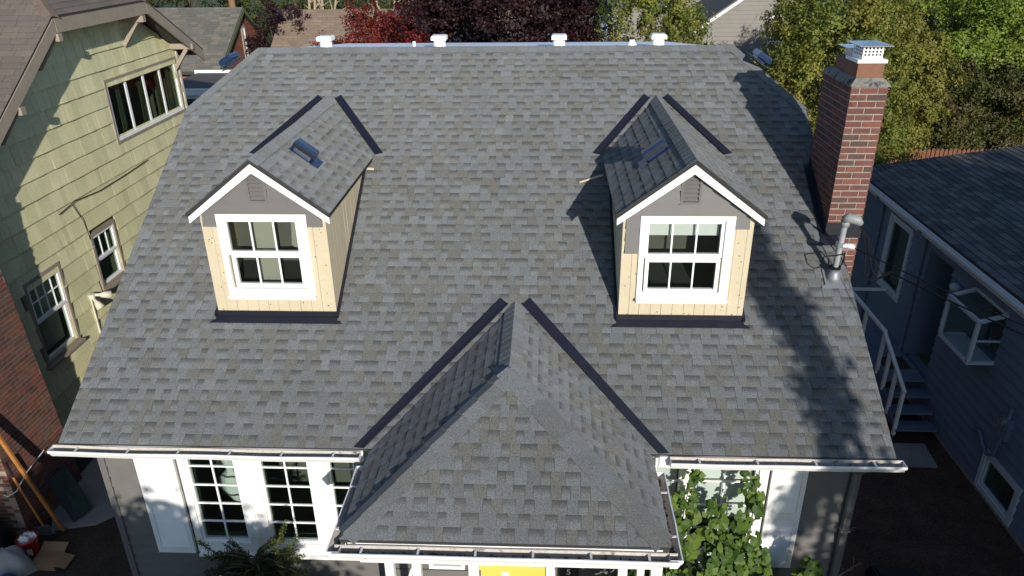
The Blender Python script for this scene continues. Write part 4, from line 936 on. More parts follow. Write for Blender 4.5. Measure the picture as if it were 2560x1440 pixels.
# side steps with white rails
st = thing('entry_steps', (6.8, 12.6, 0), 'grey wooden steps with white handrail beside the blue grey wall', 'steps')
for k in range(4):
    mb = MB(); y = 11.95+k*.28; z = .2+k*.19; mb.box((6.58, y, z-.04), (7.36, y+.30, z)); part('tread', mb, 'blue_siding', st)
mb = MB(); mb.box((6.55, 13.06, .74), (7.37, 15.0, .80)); part('landing', mb, 'blue_siding', st)
mb = MB(); mb.box((6.75, 13.15, .801), (7.25, 13.6, .812)); part('door_mat', mb, 'soil', st)
mb = MB(); mb.box((6.55, 11.95, .0), (6.58, 13.06, .2)); mb.bar((6.565, 11.95, .12), (6.565, 13.06, .76), .03, .22); part('stringer', mb, 'blue_siding', st)
mb = MB(); mb.bar((6.55, 11.9, 1.05), (6.55, 13.1, 1.65), .06, .05); part('handrail', mb, 'white_paint', st)
for y, z0, z1 in ((11.95, .1, 1.12), (12.35, .3, 1.32), (12.72, .6, 1.5), (13.08, .75, 1.72), (14.0, .75, 1.72), (14.9, .75, 1.72)):
    mb = MB(); mb.box((6.52, y-.03, z0), (6.58, y+.03, z1-.07)); part('baluster', mb, 'white_paint', st)
mb = MB(); mb.bar((6.55, 13.08, 1.67), (6.55, 15.0, 1.67), .07, .05); part('handrail', mb, 'white_paint', st)
mb = MB(); mb.bar((6.58, 15.0, 1.67), (7.3, 15.0, 1.67), .06, .05); part('handrail', mb, 'white_paint', st)
mb = MB(); mb.prism([(6.0, 11.1, .004), (7.0, 11.1, .004), (7.05, 11.75, .004), (6.1, 11.75, .004)], (0, 0, .04)); single('stepping_slab', mb, 'concrete', 'worn concrete slab at the foot of the side steps', 'slab')
# overhead service cable from the mast to the street
def catenary(a, b, sag, n=14):
    a = Vector(a); b = Vector(b); return [a+(b-a)*(i/n)-Vector((0, 0, 4*sag*(i/n)*(1-i/n))) for i in range(n+1)]
mb = MB(); mb.tube(catenary((3.85, 8.91, 5.12), (7.2, -1.5, 6.6), .25), .007, 6); sc = link('service_cable', None, None, Matrix.Translation((3.9, 8.9, 5.1)))
sc['label'] = 'black overhead cable running right from the grey mast beside the chimney'; sc['category'] = 'cable'
part('bare_wire', mb, 'cable', sc)
mb = MB(); mb.tube(catenary((4.28, 8.74, 4.86), (7.2, -1.5, 6.58), .25), .010, 6); part('insulated_wire', mb, 'cable', sc)

# ================================================================== THINGS IN THE LEFT SIDE YARD
def rod(name, a, b, r, m, label, cat, seg=10): return None
t = thing('shovel', (-7.95, 8.84, .06), 'shovel with orange wooden handle leaning between plank and red bucket', 'shovel')
mb = MB(); mb.tube([(-7.95, 8.86, .30), (-8.06, 8.76, 1.35)], .018, 8); part('shaft', mb, 'wood_orange', t)
mb = MB(); mb.tube([(-8.06, 8.76, 1.35), (-8.08, 8.75, 1.62)], .022, 8); part('grip', mb, 'black_plastic', t)
mb = MB(); mb.prism([(-8.05, 8.80, .32), (-7.85, 8.86, .32), (-7.82, 8.90, .12), (-7.92, 8.92, .06), (-8.04, 8.86, .10)], (.01, -.015, 0)); part('blade', mb, 'galvanised', t)
mb = MB(); mb.bar((-7.78, 9.02, .05), (-8.15, 8.72, 2.62), .035, .06, (1, 0, 0)); single('timber_plank', mb, 'wood_orange', 'long orange timber leaning against the left brick chimney', 'plank')
# red bucket with white rags
t = thing('bucket', (-7.98, 8.52, 0), 'red plastic bucket stuffed with white rags beside the brick chimney', 'bucket')
mb = MB(); n = 20
mb.lathe((-7.98, 8.52, .004), [(.115, 0), (.15, .34), (.158, .34), (.158, .37), (.148, .37), (.143, .30)], n); part('body', mb, 'red_plastic', t, smooth=True)
mb = MB(); mb.tube([(-7.98+.155*math.cos(a), 8.52+.155*math.sin(a)*.35-.1*math.sin(a), .34-.14*math.sin(a)) for a in [math.pi*i/10 for i in range(11)]], .004, 5); part('handle', mb, 'galvanised', t)
mb = MB()
for s in range(5):
    x, y = -7.98+random.uniform(-.07, .07), 8.52+random.uniform(-.06, .06); lathe_fold(mb, [((x, y, .30), .05, .05), ((x+.01, y, .38), .055, .05), ((x+.02, y+.01, .43), .02, .02)], 12, .3, s)
part('rags', mb, 'white_cloth', t)
mb = MB()
for k in range(5): mb.box((-7.90+.016*k-.03, 8.38+.004*k, .13+.015*(k % 3)), (-7.895+.016*k-.03, 8.384+.004*k, .26-.012*(k % 2)))
part('print', mb, 'white_cloth', t)
def lump(c, r, seed, nu=18, nv=10, amp=.22):
    rr = random.Random(seed); ph = [rr.uniform(0, 6.28) for _ in range(8)]; mb = MB()
    for j in range(nv+1):
        b = math.pi/2*j/nv
        for i in range(nu):
            a = 2*math.pi*i/nu; k = 1+amp*(math.sin(3*a+ph[0]+2*b)+.6*math.sin(7*a+ph[1])*math.cos(3*b+ph[2])+.5*math.sin(5*b+ph[3]+a))
            mb.v.append((c[0]+r[0]*k*math.cos(a)*math.cos(b*.98), c[1]+r[1]*k*math.sin(a)*math.cos(b*.98), c[2]+r[2]*math.sin(b)*(1+amp*.5*math.sin(4*a+ph[4])*math.cos(b)))); mb.c.append(None)
    for j in range(nv):
        for i in range(nu): q = j*nu+i; q2 = j*nu+(i+1) % nu; mb.f.append((q, q2, q2+nu, q+nu))
    return mb
single('rubbish_bag', lump((-8.12, 8.22, 0), (.34, .26, .42), 3), 'tarp', 'crumpled grey plastic rubbish bag in front of the red bucket', 'bag', smooth=True)
single('tarpaulin', lump((-7.98, 7.80, 0), (.36, .22, .22), 8), 'blue_tarp', 'folded blue tarpaulin at the bottom left corner', 'tarpaulin', smooth=True)
single('black_sack', lump((-8.42, 8.42, 0), (.24, .22, .75), 11), 'black_plastic', 'bulky black sack standing against the front of the brick chimney', 'sack', smooth=True)
t = thing('cardboard_box', (-7.62, 8.35, 0), 'flattened open cardboard box on the ground by the bag', 'box')
mb = MB(); mb.box((-7.85, 8.22, .004), (-7.45, 8.52, .10)); part('body', mb, 'cardboard', t)
for a, b in (((-7.85, 8.52, .10), (-7.45, 8.66, .16)), ((-7.45, 8.22, .10), (-7.28, 8.50, .05))):
    mb = MB(); mb.prism([(a[0], a[1], a[2]), (b[0], a[1], a[2]) if a[1] == 8.52 else (a[0], b[1], a[2]), (b[0], b[1], b[2]), (a[0], b[1], b[2]) if a[1] == 8.52 else (b[0], a[1], b[2])], (0, 0, .006)); part('flap', mb, 'cardboard', t)
mb = MB(); mb.bar((-8.02, 9.12, .03), (-8.18, 9.55, .62), .75, .04, (.96, .15, -.1)); single('leaning_board', MB().prism([(-7.72, 9.20, .06), (-7.58, 9.55, .06), (-8.14, 9.92, .62), (-8.15, 9.45, .66)], (.03, -.02, .04)), 'dark_green', 'dark green sheet leaning on the brick chimney base', 'board')
t = thing('planter', (-7.62, 10.6, .05), 'dark round planter pot on the path behind the leaning green sheet', 'planter')
mb = MB(); mb.lathe((-7.62, 10.6, .052), [(.17, 0), (.24, .34), (.26, .34), (.26, .38), (.22, .38)], 18); part('pot', mb, 'cardboard', t, smooth=True)
mb = MB(); mb.lathe((-7.62, 10.6, .34), [(.22, 0), (.1, .06), (.02, .07)], 14); part('earth', mb, 'soil', t)
mb = MB(); mb.tube([(-8.3, 8.75, 1.0), (-8.24, 8.74, .98), (-8.12, 8.8, 1.04), (-8.12, 9.1, 1.16), (-8.14, 9.6, 1.20)], .008, 6); single('hose_line', mb, 'white_cloth', 'thin pale cord looped round the corner of the brick chimney', 'cord')
# dark bin hatch in the right bed
t = thing('cellar_hatch', (5.15, 8.2, 0), 'low black cellar hatch on the soil at the lower right', 'hatch')
mb = MB(); mb.hexa([(4.85, 7.5, .004), (5.6, 7.7, .004), (5.5, 8.55, .004), (4.8, 8.6, .004), (4.88, 7.55, .28), (5.55, 7.74, .28), (5.46, 8.5, .2), (4.84, 8.55, .2)]); part('frame', mb, 'black_plastic', t)
mb = MB(); mb.prism([(4.92, 7.62, .285), (5.5, 7.78, .285), (5.43, 8.44, .216), (4.88, 8.48, .216)], (0, 0, .02)); part('lid', mb, 'black_plastic', t)

# ================================================================== VEGETATION
def leafcloud(name, P, N, size, cols, parent, asp=.6, matn='leaf'):
    """quads (base, side, tip, side) at points P facing N; cols per leaf"""
    n = len(P); rnd = np.random.normal(size=(n, 3)); N = N/np.linalg.norm(N, axis=1, keepdims=True)
    T = np.cross(N, rnd); T /= np.linalg.norm(T, axis=1, keepdims=True)+1e-9; B = np.cross(N, T)
    s = (size*np.random.uniform(.6, 1.35, n))[:, None]; bend = N*s*np.random.uniform(-.25, .1, n)[:, None]
    V = np.stack([P-T*s*.5, P+B*s*asp*.5+bend, P+T*s*.5, P-B*s*asp*.5+bend], 1).reshape(-1, 3)
    me = bpy.data.meshes.new(name); me.vertices.add(4*n); me.vertices.foreach_set('co', V.astype(np.float32).ravel())
    me.loops.add(4*n); me.loops.foreach_set('vertex_index', np.arange(4*n, dtype=np.int32)); me.polygons.add(n)
    me.polygons.foreach_set('loop_start', np.arange(0, 4*n, 4, dtype=np.int32)); me.update(calc_edges=True)
    C4 = np.ones((n, 4, 4), np.float32); C4[:, :, :3] = cols[:, None, :]
    at = me.color_attributes.new('Col', 'FLOAT_COLOR', 'POINT'); at.data.foreach_set('color', C4.ravel()); me.materials.append(MATS[matn]); me.update()
    return link(name, me, parent)
def tree(name, base, H, crown, rad, n, size, pal, label, cat='tree', group=None, seed=0, clumps=60, csize=.28, tr=.14, bark='bark', droop=0, asp=.6, shape='round', limbs=9, up=.35):
    rs = np.random.RandomState(seed); np.random.seed(seed+100); base = Vector(base); t = thing(name, base, label, cat, group); c = np.array(crown, float); rad = np.array(rad, float)
    C = np.zeros((clumps, 3))
    for q in range(clumps):                                # spread the clumps apart so that dark gaps stay between them
        d = rs.normal(size=(10, 3)); d /= np.linalg.norm(d, axis=1, keepdims=True); d *= rs.uniform(.3, 1, (10, 1))**.45
        C[q] = d[0] if q == 0 else d[np.argmax(np.min(np.linalg.norm(d[:, None]-C[None, :q], axis=2), axis=1))]
    if shape == 'cone':
        h = rs.uniform(-1, 1, clumps); a = rs.uniform(0, 6.283, clumps); r = (1-h)/2*rs.uniform(.35, 1, clumps)**.5; C = np.stack([r*np.cos(a), r*np.sin(a), h], 1)
    k = rs.randint(0, clumps, n); cr = csize*rs.uniform(.6, 1.3, clumps)
    off = rs.normal(size=(n, 3)); off /= np.linalg.norm(off, axis=1, keepdims=True); off *= rs.uniform(.15, 1, (n, 1))**.4*(1+.25*rs.normal(size=(n, 1))); off[:, 2] *= .75
    m_ = max(1, n//24); sub = rs.randint(0, m_, n); ks = k[:m_]; offs = off[:m_]; k = ks[sub]; off = offs[sub]+rs.normal(size=(n, 3))*.05
    Q = C[k]+off*cr[k][:, None]; P = c+Q*rad+rs.normal(size=(n, 3))*size*.75; P[:, 2] -= droop*np.hypot(Q[:, 0], Q[:, 1])**2
    P[:, 2] = np.maximum(P[:, 2], base.z+.05)
    N = off*.9+C[k]*.3+np.array([0, 0, up])+rs.normal(size=(n, 3))*.5
    pal = np.array(pal, float); pc = pal[rs.randint(0, len(pal), clumps)]; pl = pal[rs.randint(0, len(pal), m_)][sub]*rs.uniform(.75, 1.25, (m_, 1))[sub]
    col = (pc[k]*.5+pl*.5)*rs.uniform(.85, 1.15, (n, 1))
    cw = leafcloud('crown', P, N, size, col, t, asp)
    mb = MB(); top = Vector((crown[0], crown[1], crown[2]+rad[2]*.35)); mid = base+(top-base)*.45+Vector((rs.uniform(-.1, .1), rs.uniform(-.1, .1), 0))
    mb.tube([base, mid, top], [tr, tr*.7, tr*.15], 8)
    for i in range(limbs):
        j = rs.randint(clumps); e = Vector(c+C[j]*rad*.9); f = rs.uniform(.35, .85); s = base+(top-base)*f; m = s+(e-s)*.5+Vector((0, 0, .12*(e-s).length)); mb.tube([s, m, e], [tr*.38, tr*.24, tr*.06], 6)
    part('trunk', mb, bark, t); return t
GRN = [(.06, .085, .018), (.08, .10, .02), (.045, .07, .015), (.10, .115, .025)]
YEL = [(.25, .25, .042), (.20, .22, .038), (.155, .19, .034), (.28, .235, .048), (.125, .16, .03)]
BRT = [(.16, .25, .03), (.19, .27, .034), (.12, .20, .026), (.23, .27, .042)]
DRK = [(.08, .095, .024), (.10, .105, .03), (.125, .10, .035), (.065, .085, .022)]
PLUM = [(.030, .012, .016), (.040, .015, .018), (.022, .010, .013), (.055, .022, .022)]
REDM = [(.22, .022, .018), (.15, .02, .018), (.28, .035, .02), (.12, .022, .02), (.20, .05, .02)]
FAR = [(.035, .05, .014), (.05, .065, .018), (.028, .04, .012), (.075, .08, .02)]
tree('maple_tree', (-4.75, 22.4, 0), 7, (-4.75, 22.4, 4.9), (1.75, 1.5, 1.95), 34000, .085, REDM, 'red maple tree behind the white flat roof, left of the dark purple tree', seed=3, clumps=70, csize=.26, up=.6)
tree('plum_tree', (-1.5, 24, 0), 9, (-1.55, 24, 5.6), (3.0, 2.4, 3.2), 90000, .11, PLUM, 'large dark purple leaved tree behind the middle of the ridge', seed=5, clumps=110, csize=.26)
tree('plum_tree', (-11.2, 32.5, 0), 6, (-11.2, 32.5, 4.2), (1.3, 1.2, 2.1), 9000, .10, PLUM, 'small purple leaved tree between the brick gable and the tan roof', seed=6, clumps=40)
tree('tree', (2.9, 22.5, 0), 8, (2.9, 22.5, 5.2), (1.65, 1.5, 2.7), 34000, .085, YEL, 'yellow green tree behind the right end of the white flat roof', seed=8, clumps=55, csize=.30)
tree('tree', (7.4, 21.3, 0), 9, (7.5, 21.3, 4.6), (2.2, 2.0, 3.0), 80000, .085, YEL, 'tall olive yellow tree between the roof corner and the brick chimney', seed=9, clumps=70, csize=.29, droop=.5)
tree('tree', (14.0, 27.5, 0), 10, (14.0, 27.5, 4.6), (4.4, 2.6, 2.7), 110000, .105, BRT, 'big bright green tree filling the upper right corner', seed=11, clumps=55, csize=.30)
tree('tree', (10.6, 25.2, 0), 9, (10.8, 25.4, 4.3), (2.4, 1.9, 2.5), 60000, .09, [(.20, .195, .036), (.165, .175, .03), (.23, .21, .04)], 'yellowish green tree just right of the chimney cowl', seed=12, clumps=60, csize=.29, droop=.4)
tree('shrub', (12.8, 24.9, 0), 5, (13.4, 25.2, 3.5), (3.2, 1.2, 1.5), 60000, .09, DRK, 'dull olive shrub mass leaning over the wooden fence', cat='shrub', seed=13, clumps=70, csize=.26, tr=.1)
for i, (x, y, z, rx, rz, lab) in enumerate(((-23, 50, 6, 4.5, 5, 'far green tree behind the left end of the brick house roof'), (-16.5, 52, 6, 4.2, 5.2, 'far green tree above the brick house gable'), (-10.5, 56, 6, 3.5, 5, 'far green tree rising behind the bare pale trunks'), (-5, 50, 5.5, 3.6, 4.6, 'far green tree above the tan roof ridge'), (.8, 58, 6, 4.2, 5, 'far dark tree hidden behind the purple tree'), (5.2, 50, 4.4, 3.0, 5, 'far dark green tree above the small grey roof'), (24, 48, 7, 6, 7, 'far green tree behind the upper right corner'))):
    tree('tree', (x, y, 0), 10, (x, y, z), (rx, rx*.8, rz), 22000, .17, FAR if i in (0, 4, 5) else [(.06, .085, .02), (.10, .115, .025), (.045, .07, .018), (.13, .13, .03)], lab, seed=30+i, clumps=70, group='far trees along the next street', tr=.25)
def bare_tree(base, H, seed, label, bark='pale_bark', w=1.6):
    rr = random.Random(seed); t = thing('bare_tree', base, label, 'tree', 'pale bare trunked trees'); mb = MB(); b = Vector(base)
    for k in range(5):
        a = rr.uniform(0, 6.28); sp = rr.uniform(.3, 1)*w; e = b+Vector((math.cos(a)*sp, math.sin(a)*sp*.6, H*rr.uniform(.85, 1.05))); m = b+(e-b)*.5+Vector((rr.uniform(-.2, .2), 0, -.2)); mb.tube([b, b+(m-b)*.5, m, e], [.16, .13, .09, .03], 7)
        for i in range(6):
            f = rr.uniform(.35, .95); s = m+(e-m)*f; q = s+Vector((rr.uniform(-1, 1), rr.uniform(-.5, .5), rr.uniform(.1, .9))); mb.tube([s, (s+q)/2+Vector((0, 0, .1)), q], [.035, .022, .008], 5)
    part('trunk', mb, bark, t); return t
bare_tree((-10.3, 34, 0), 8, 2, 'pale bare trunked tree between the brick gable and the tan roof'); bare_tree((-6.8, 37, 0), 7.5, 5, 'pale bare branched tree behind the tan roof ridge', w=2.4)
# trees on the street side, behind the camera: their shade falls on the facade, the yards and the right house
tree('street_tree', (-2.5, -2.2, 0), 5, (-2.5, -2.0, 2.75), (3.1, 1.4, 2.3), 46000, .22, GRN, 'broad green street tree in front of the left half of the plot', seed=41, clumps=110, csize=.2, tr=.2)
tree('street_tree', (14.5, -2.2, 0), 11, (14.4, -2.0, 5.4), (5.2, 2.0, 5.2), 60000, .30, GRN, 'tall green street tree in front of the blue grey house', seed=42, clumps=160, csize=.2, tr=.3)
tree('street_tree', (9.0, -1.6, 0), 5, (9.2, -1.5, 2.6), (2.3, 1.2, 2.5), 16000, .22, GRN, 'bushy green street tree in front of the right side yard', seed=43, clumps=70, csize=.24, tr=.15)
tree('conifer_tree', (6.45, -1.5, 0), 9.3, (6.45, -1.5, 5.2), (.85, .6, 4.1), 9500, .15, DRK, 'slender dark conifer in front of the right end of the plot', seed=44, clumps=34, csize=.13, tr=.09, shape='cone')

# ---- climbing vine before the right front window: every large leaf its own
vine = thing('climbing_vine', (2.2, 6.75, 0), 'leafy green vine climbing in front of the right front window', 'vine')
def lobed(seed, s=1):
    rr = random.Random(seed); mb = MB(); n = 26; rim = []
    for i in range(n):
        a = -math.pi/2+2*math.pi*i/n; k = .72+.10*abs(math.cos(2.5*(a-math.pi/2)))+.035*math.sin(13*a+seed)
        if abs((a+math.pi/2+math.pi) % (2*math.pi)-math.pi) < .3: k *= .45
        rim.append((k*math.cos(a), k*math.sin(a)+.25, -.30*abs(k*math.cos(a))-.06*k*k+.07*math.sin(3*a+seed)))
    c = (0, .25, .06); col = [(.06, .115, .016), (.08, .14, .02), (.042, .085, .013), (.115, .175, .028), (.052, .10, .015)][seed % 5]
    for i in range(n):
        a, b = rim[i], rim[(i+1) % n]; mb.poly([c, a, b], [tuple(x*1.15 for x in col), jit(col, .15), jit(col, .15)])
    return mb.mesh('leaf', 'leaf', smooth=True)
LEAF = [lobed(i) for i in range(15)]
rr = random.Random(21); nleaf = 0
stems = [((1.72, 6.98, .2), (1.55, 6.98, 2.2), (1.72, 7.02, 3.12)), ((2.2, 6.95, .2), (2.1, 6.9, 2.0), (2.0, 7.0, 2.75)), ((2.5, 6.95, .2), (2.45, 6.9, 2.1), (2.36, 7.02, 3.16)), ((1.55, 6.9, .2), (1.45, 6.8, 1.9), (1.50, 6.95, 2.78)), ((2.9, 6.9, .2), (2.85, 6.7, 1.6), (3.15, 6.75, 2.08)), ((2.0, 6.8, .1), (1.85, 6.7, 1.6), (2.2, 6.85, 2.35)), ((2.6, 6.8, .1), (2.75, 6.7, 1.4), (2.5, 6.85, 2.2)), ((1.6, 6.5, .1), (1.3, 6.35, 1.4), (1.45, 6.5, 2.0)), ((1.3, 6.2, .1), (1.0, 5.9, 1.5), (.75, 5.7, 2.0)), ((3.0, 6.6, .1), (3.05, 6.6, 1.2), (2.9, 6.6, 1.8))]
for si, (a, m, b) in enumerate(stems):
    a, m, b = Vector(a), Vector(m), Vector(b); pts = [(a*(1-t)+m*t)*(1-t)+(m*(1-t)+b*t)*t for t in [i/12 for i in range(13)]]
    mb = MB(); mb.tube(pts, [.012]*7+[.009, .008, .007, .006, .005, .004], 6); part('stem', mb, 'stem', vine)
    nl = 32 if si > 4 else 28
    for i in range(nl):
        t = .34+.66*(i+rr.random())/nl; p = (a*(1-t)+m*t)*(1-t)+(m*(1-t)+b*t)*t; sp = .16*(1.25-t)+.06; p = p+Vector((rr.uniform(-sp, sp), rr.uniform(-sp, sp*.4), rr.uniform(-.05, .05)))
        s = rr.uniform(.075, .13)*(1 if t < .85 else .65); n = Vector((rr.uniform(-.5, .6), -1+rr.uniform(-.3, .4), rr.uniform(.1, 1.0))).normalized(); dn = Vector((rr.uniform(-.6, .6), 0, -1)); y = (dn-n*dn.dot(n)).normalized(); x = y.cross(n)
        M = Matrix(((x.x*s, y.x*s, n.x*s, p.x), (x.y*s, y.y*s, n.y*s, p.y), (x.z*s, y.z*s, n.z*s, p.z), (0, 0, 0, 1))); link('leaf', rr.choice(LEAF), vine, M); nleaf += 1
pp_, nn_ = [], []
for si, (a, m, b) in enumerate(stems):
    for i in range(110):
        t = .3+.7*rr.random(); q = (Vector(a)*(1-t)+Vector(m)*t)*(1-t)+(Vector(m)*(1-t)+Vector(b)*t)*t; sp = .17*(1.3-t)+.04; pp_.append((q.x+rr.uniform(-sp, sp), q.y+rr.uniform(-sp, sp*.3), q.z+rr.uniform(-.06, .06))); nn_.append((rr.uniform(-.6, .6), -1, rr.uniform(0, 1)))
pp_ = np.array(pp_); np.random.seed(6); o = leafcloud('small_leaves', pp_, np.array(nn_), .075, np.array([(.07, .125, .018), (.12, .18, .028), (.045, .09, .014)])[np.random.randint(0, 3, len(pp_))], vine, .85); o['kind'] = 'stuff'
# darker inner foliage low down, too dense to count
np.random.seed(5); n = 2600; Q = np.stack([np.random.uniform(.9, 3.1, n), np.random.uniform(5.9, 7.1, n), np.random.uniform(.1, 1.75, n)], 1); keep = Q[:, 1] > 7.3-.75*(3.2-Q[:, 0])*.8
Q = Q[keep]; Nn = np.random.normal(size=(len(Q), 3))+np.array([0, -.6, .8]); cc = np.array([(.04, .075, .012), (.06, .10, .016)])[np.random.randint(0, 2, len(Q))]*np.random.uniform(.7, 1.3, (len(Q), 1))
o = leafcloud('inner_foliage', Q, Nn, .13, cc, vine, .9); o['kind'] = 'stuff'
# ---- dark spruce before the left window
sp = thing('spruce_bush', (-3.5, 6.7, 0), 'dark spruce bush with drooping needles below the left front windows', 'conifer')
mb = MB(); mb.tube([(-3.5, 6.7, 0), (-3.5, 6.7, 1.9)], [.06, .02], 8); part('trunk', mb, 'bark', sp)
rs = np.random.RandomState(4); P_, N_, bm = [], [], MB()
for k in range(170):
    z0 = rs.uniform(.3, 1.95); a = rs.uniform(0, 6.283); L = (2.5-z0)*.62*rs.uniform(.6, 1.1)+.16; s = np.array([-3.5, 6.7, z0]); dirv = np.array([math.cos(a), math.sin(a)*.55, rs.uniform(-.1, .35)])
    e = s+dirv*L; e[1] = min(e[1], 7.15); m = (s+e)/2+np.array([0, 0, .06]); bm.tube([s, m, e], [.012, .009, .004], 5)
    for q in range(190):
        t = rs.uniform(.15, 1.03); p = (s*(1-t)+m*t)*(1-t)+(m*(1-t)+e*t)*t; P_.append(p+rs.normal(size=3)*.018); N_.append(rs.normal(size=3)+np.array([0, -.2, .8]))
for (e) in ((-3.05, 6.75, 2.45), (-2.95, 6.7, 2.25), (-4.2, 6.75, 2.15)):
    s = np.array([-3.5, 6.7, 1.5]); e = np.array(e); bm.tube([s, (s+e)/2, e], [.014, .01, .004], 5)
    for q in range(220): t = rs.uniform(.3, 1.02); P_.append(s+(e-s)*t+rs.normal(size=3)*.016); N_.append(rs.normal(size=3)+np.array([0, -.2, .8]))
part('branches', bm, 'bark', sp)
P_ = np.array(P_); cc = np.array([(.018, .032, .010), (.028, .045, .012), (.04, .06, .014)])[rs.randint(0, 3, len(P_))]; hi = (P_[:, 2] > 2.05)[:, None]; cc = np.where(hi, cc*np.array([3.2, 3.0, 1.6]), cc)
o = leafcloud('needles', P_, np.array(N_), .055, cc, sp, .2); o['kind'] = 'stuff'
mb = MB(); mb.prism([(-3.86, 6.33, 1.80), (-3.66, 6.30, 1.72), (-3.60, 6.42, 1.80), (-3.72, 6.44, 1.86), (-3.84, 6.46, 1.88)], (.002, -.006, .008)); single('paper_sheet', mb, 'white_cloth', 'crumpled white sheet of paper lying on the spruce bush', 'paper')
# ---- bare twigs by the downspout
for i, (x, y) in enumerate(((4.25, 8.4), (4.05, 7.7), (4.45, 9.2))):
    t = thing('twig_shrub', (x, y, 0), ('thin bare twigs beside the downspout foot', 'bare twiggy shrub nearest the bottom edge beside the right wall', 'small bare twiggy shrub farther back along the right wall')[i], 'shrub', 'bare twigs along the right wall'); mb = MB(); r_ = random.Random(i)
    for k in range(14):
        a = r_.uniform(0, 6.28); e = Vector((x+math.cos(a)*.4*r_.random(), y+math.sin(a)*.4*r_.random(), r_.uniform(.3, .75))); m_ = Vector((x, y, 0)).lerp(e, .5)+Vector((r_.uniform(-.05, .05), 0, .05)); mb.tube([(x, y, 0), m_, e], [.008, .006, .003], 4)
        for q in range(3): f = m_.lerp(e, r_.random()); mb.tube([f, f+Vector((r_.uniform(-.12, .12), r_.uniform(-.12, .12), r_.uniform(0, .12)))], [.004, .002], 4)
    part('twigs', mb, 'pale_bark', t)

# ================================================================== HOUSES BEHIND
def gslope(pl, u1, v1, pal, e=.16, wid=(.25, .32, .4), clips=(), parent=None, matn='brown_shingle', u0=0):
    f = field(pl, u0, u1, 0, v1, e, clips, None, dict(tooth=pal, lo=[(0, 0, 0)], hi=[(0, 0, 0)]), wid, hh=(.012, .012), flat=True, gap=.006); lay_field([(f, parent)], 0, matn)
# brick house, left: ridge along X, gable wall facing right
t = thing('brick_house', (-17, 33, 0), 'red brick gabled house with grey brown roof behind the green house', 'house'); X = -13.0
yr, zr_, ye1, ze1, ye2 = 33.2, 5.92, 30.0, 3.95, 36.2
mb = MB(); mb.prism([(X-.05, ye1+.15, 0), (X-.05, ye2-.1, 0), (X-.05, ye2-.1, 4.0), (X-.05, yr, 5.78), (X-.05, ye1+.15, 4.0)], (-.2, 0, 0), (.22, .085, .06)); mb.box((-24, ye1+.2, 0), (X-.26, ye1+.4, 3.9), (.22, .085, .06)); wl_ = part('wall', mb, 'brick', t)
mb = MB(); z = .1; k = 0                                   # brick courses of the gable
while z < 5.7:
    lo = ye1+.2+max(0, (z-4.0))*1.72; hi_ = ye2-.15-max(0, (z-4.0))*1.68; y = lo-(.12 if k % 2 else 0)
    while y < hi_:
        if z > 2.5: mb.box((X-.052, max(lo, y), z), (X-.03, min(hi_, y+.225), z+.075), jit(random.choice([(.25, .085, .055), (.22, .08, .055), (.28, .11, .07), (.20, .07, .05)]), .1))
        y += .24
    z += .088; k += 1
part('brick_courses', mb, 'brick', wl_, stuff=True)
mb = MB(); L = math.hypot(yr-ye1, zr_-ze1)
for q in ([(X+.15, ye1-.2, ze1-.1), (X+.15, yr, zr_), (-24, yr, zr_), (-24, ye1-.2, ze1-.1)], [(X+.15, yr, zr_), (X+.15, ye2+.1, ze1), (-24, ye2+.1, ze1), (-24, yr, zr_)]): mb.prism([Vector(p)-Vector((0, 0, .12)) for p in q], (0, 0, .11))
rf = part('roof', mb, 'fascia_dark', t); pb = Plane((-24, ye1-.2, ze1-.1), (1, 0, 0), (0, yr-ye1+.2, zr_-ze1+.1)); gslope(pb, 24+X+.15, math.hypot(yr-ye1+.2, zr_-ze1+.1), [(.17, .155, .125), (.145, .135, .115), (.19, .17, .135), (.13, .125, .105)], parent=rf)
for a, b in (((ye1-.2, ze1-.1), (yr, zr_)), ((yr, zr_), (ye2+.1, ze1))):
    mb = MB(); mb.prism([(X+.16, a[0], a[1]-.2), (X+.16, b[0], b[1]-.2), (X+.16, b[0], b[1]-.03), (X+.16, a[0], a[1]-.03)], (.03, 0, 0)); part('rake_board', mb, 'green_trim', t)
gp = Plane((X-.03, 0, 0), (0, 1, 0), (0, 0, 1)); mb = wall_open(gp, 33.05, 33.45, 3.75, 5.2, [(33.12, 33.38, 3.85, 5.1)], 0, .05); part('window_casing', mb, 'taupe_trim', t); window(t, gp, 33.12, 33.38, 3.85, 5.1, 1, 1, .04, .02, .02)
mb = pbox(pb, 5.8, 6.7, 1.9, 3.0, .01, .09); s_ = part('skylight', mb, 'galvanised', t); mb = pbox(pb, 5.9, 6.6, 2.0, 2.9, .091, .1); part('pane', mb, 'skylight', s_)
mb = MB(); mb.prism([(X+.15, 32.2, 3.2), (X+.15, 33.5, 3.2), (X+.15, 33.1, 4.0)], (1.6, 0, 0)); part('entry_roof', mb, 'copper_roof', t)
mb = MB(); mb.box((X+.02, 34.2, 3.4), (X+.25, 34.45, 3.55)); part('wall_lamp', mb, 'far_white', t)
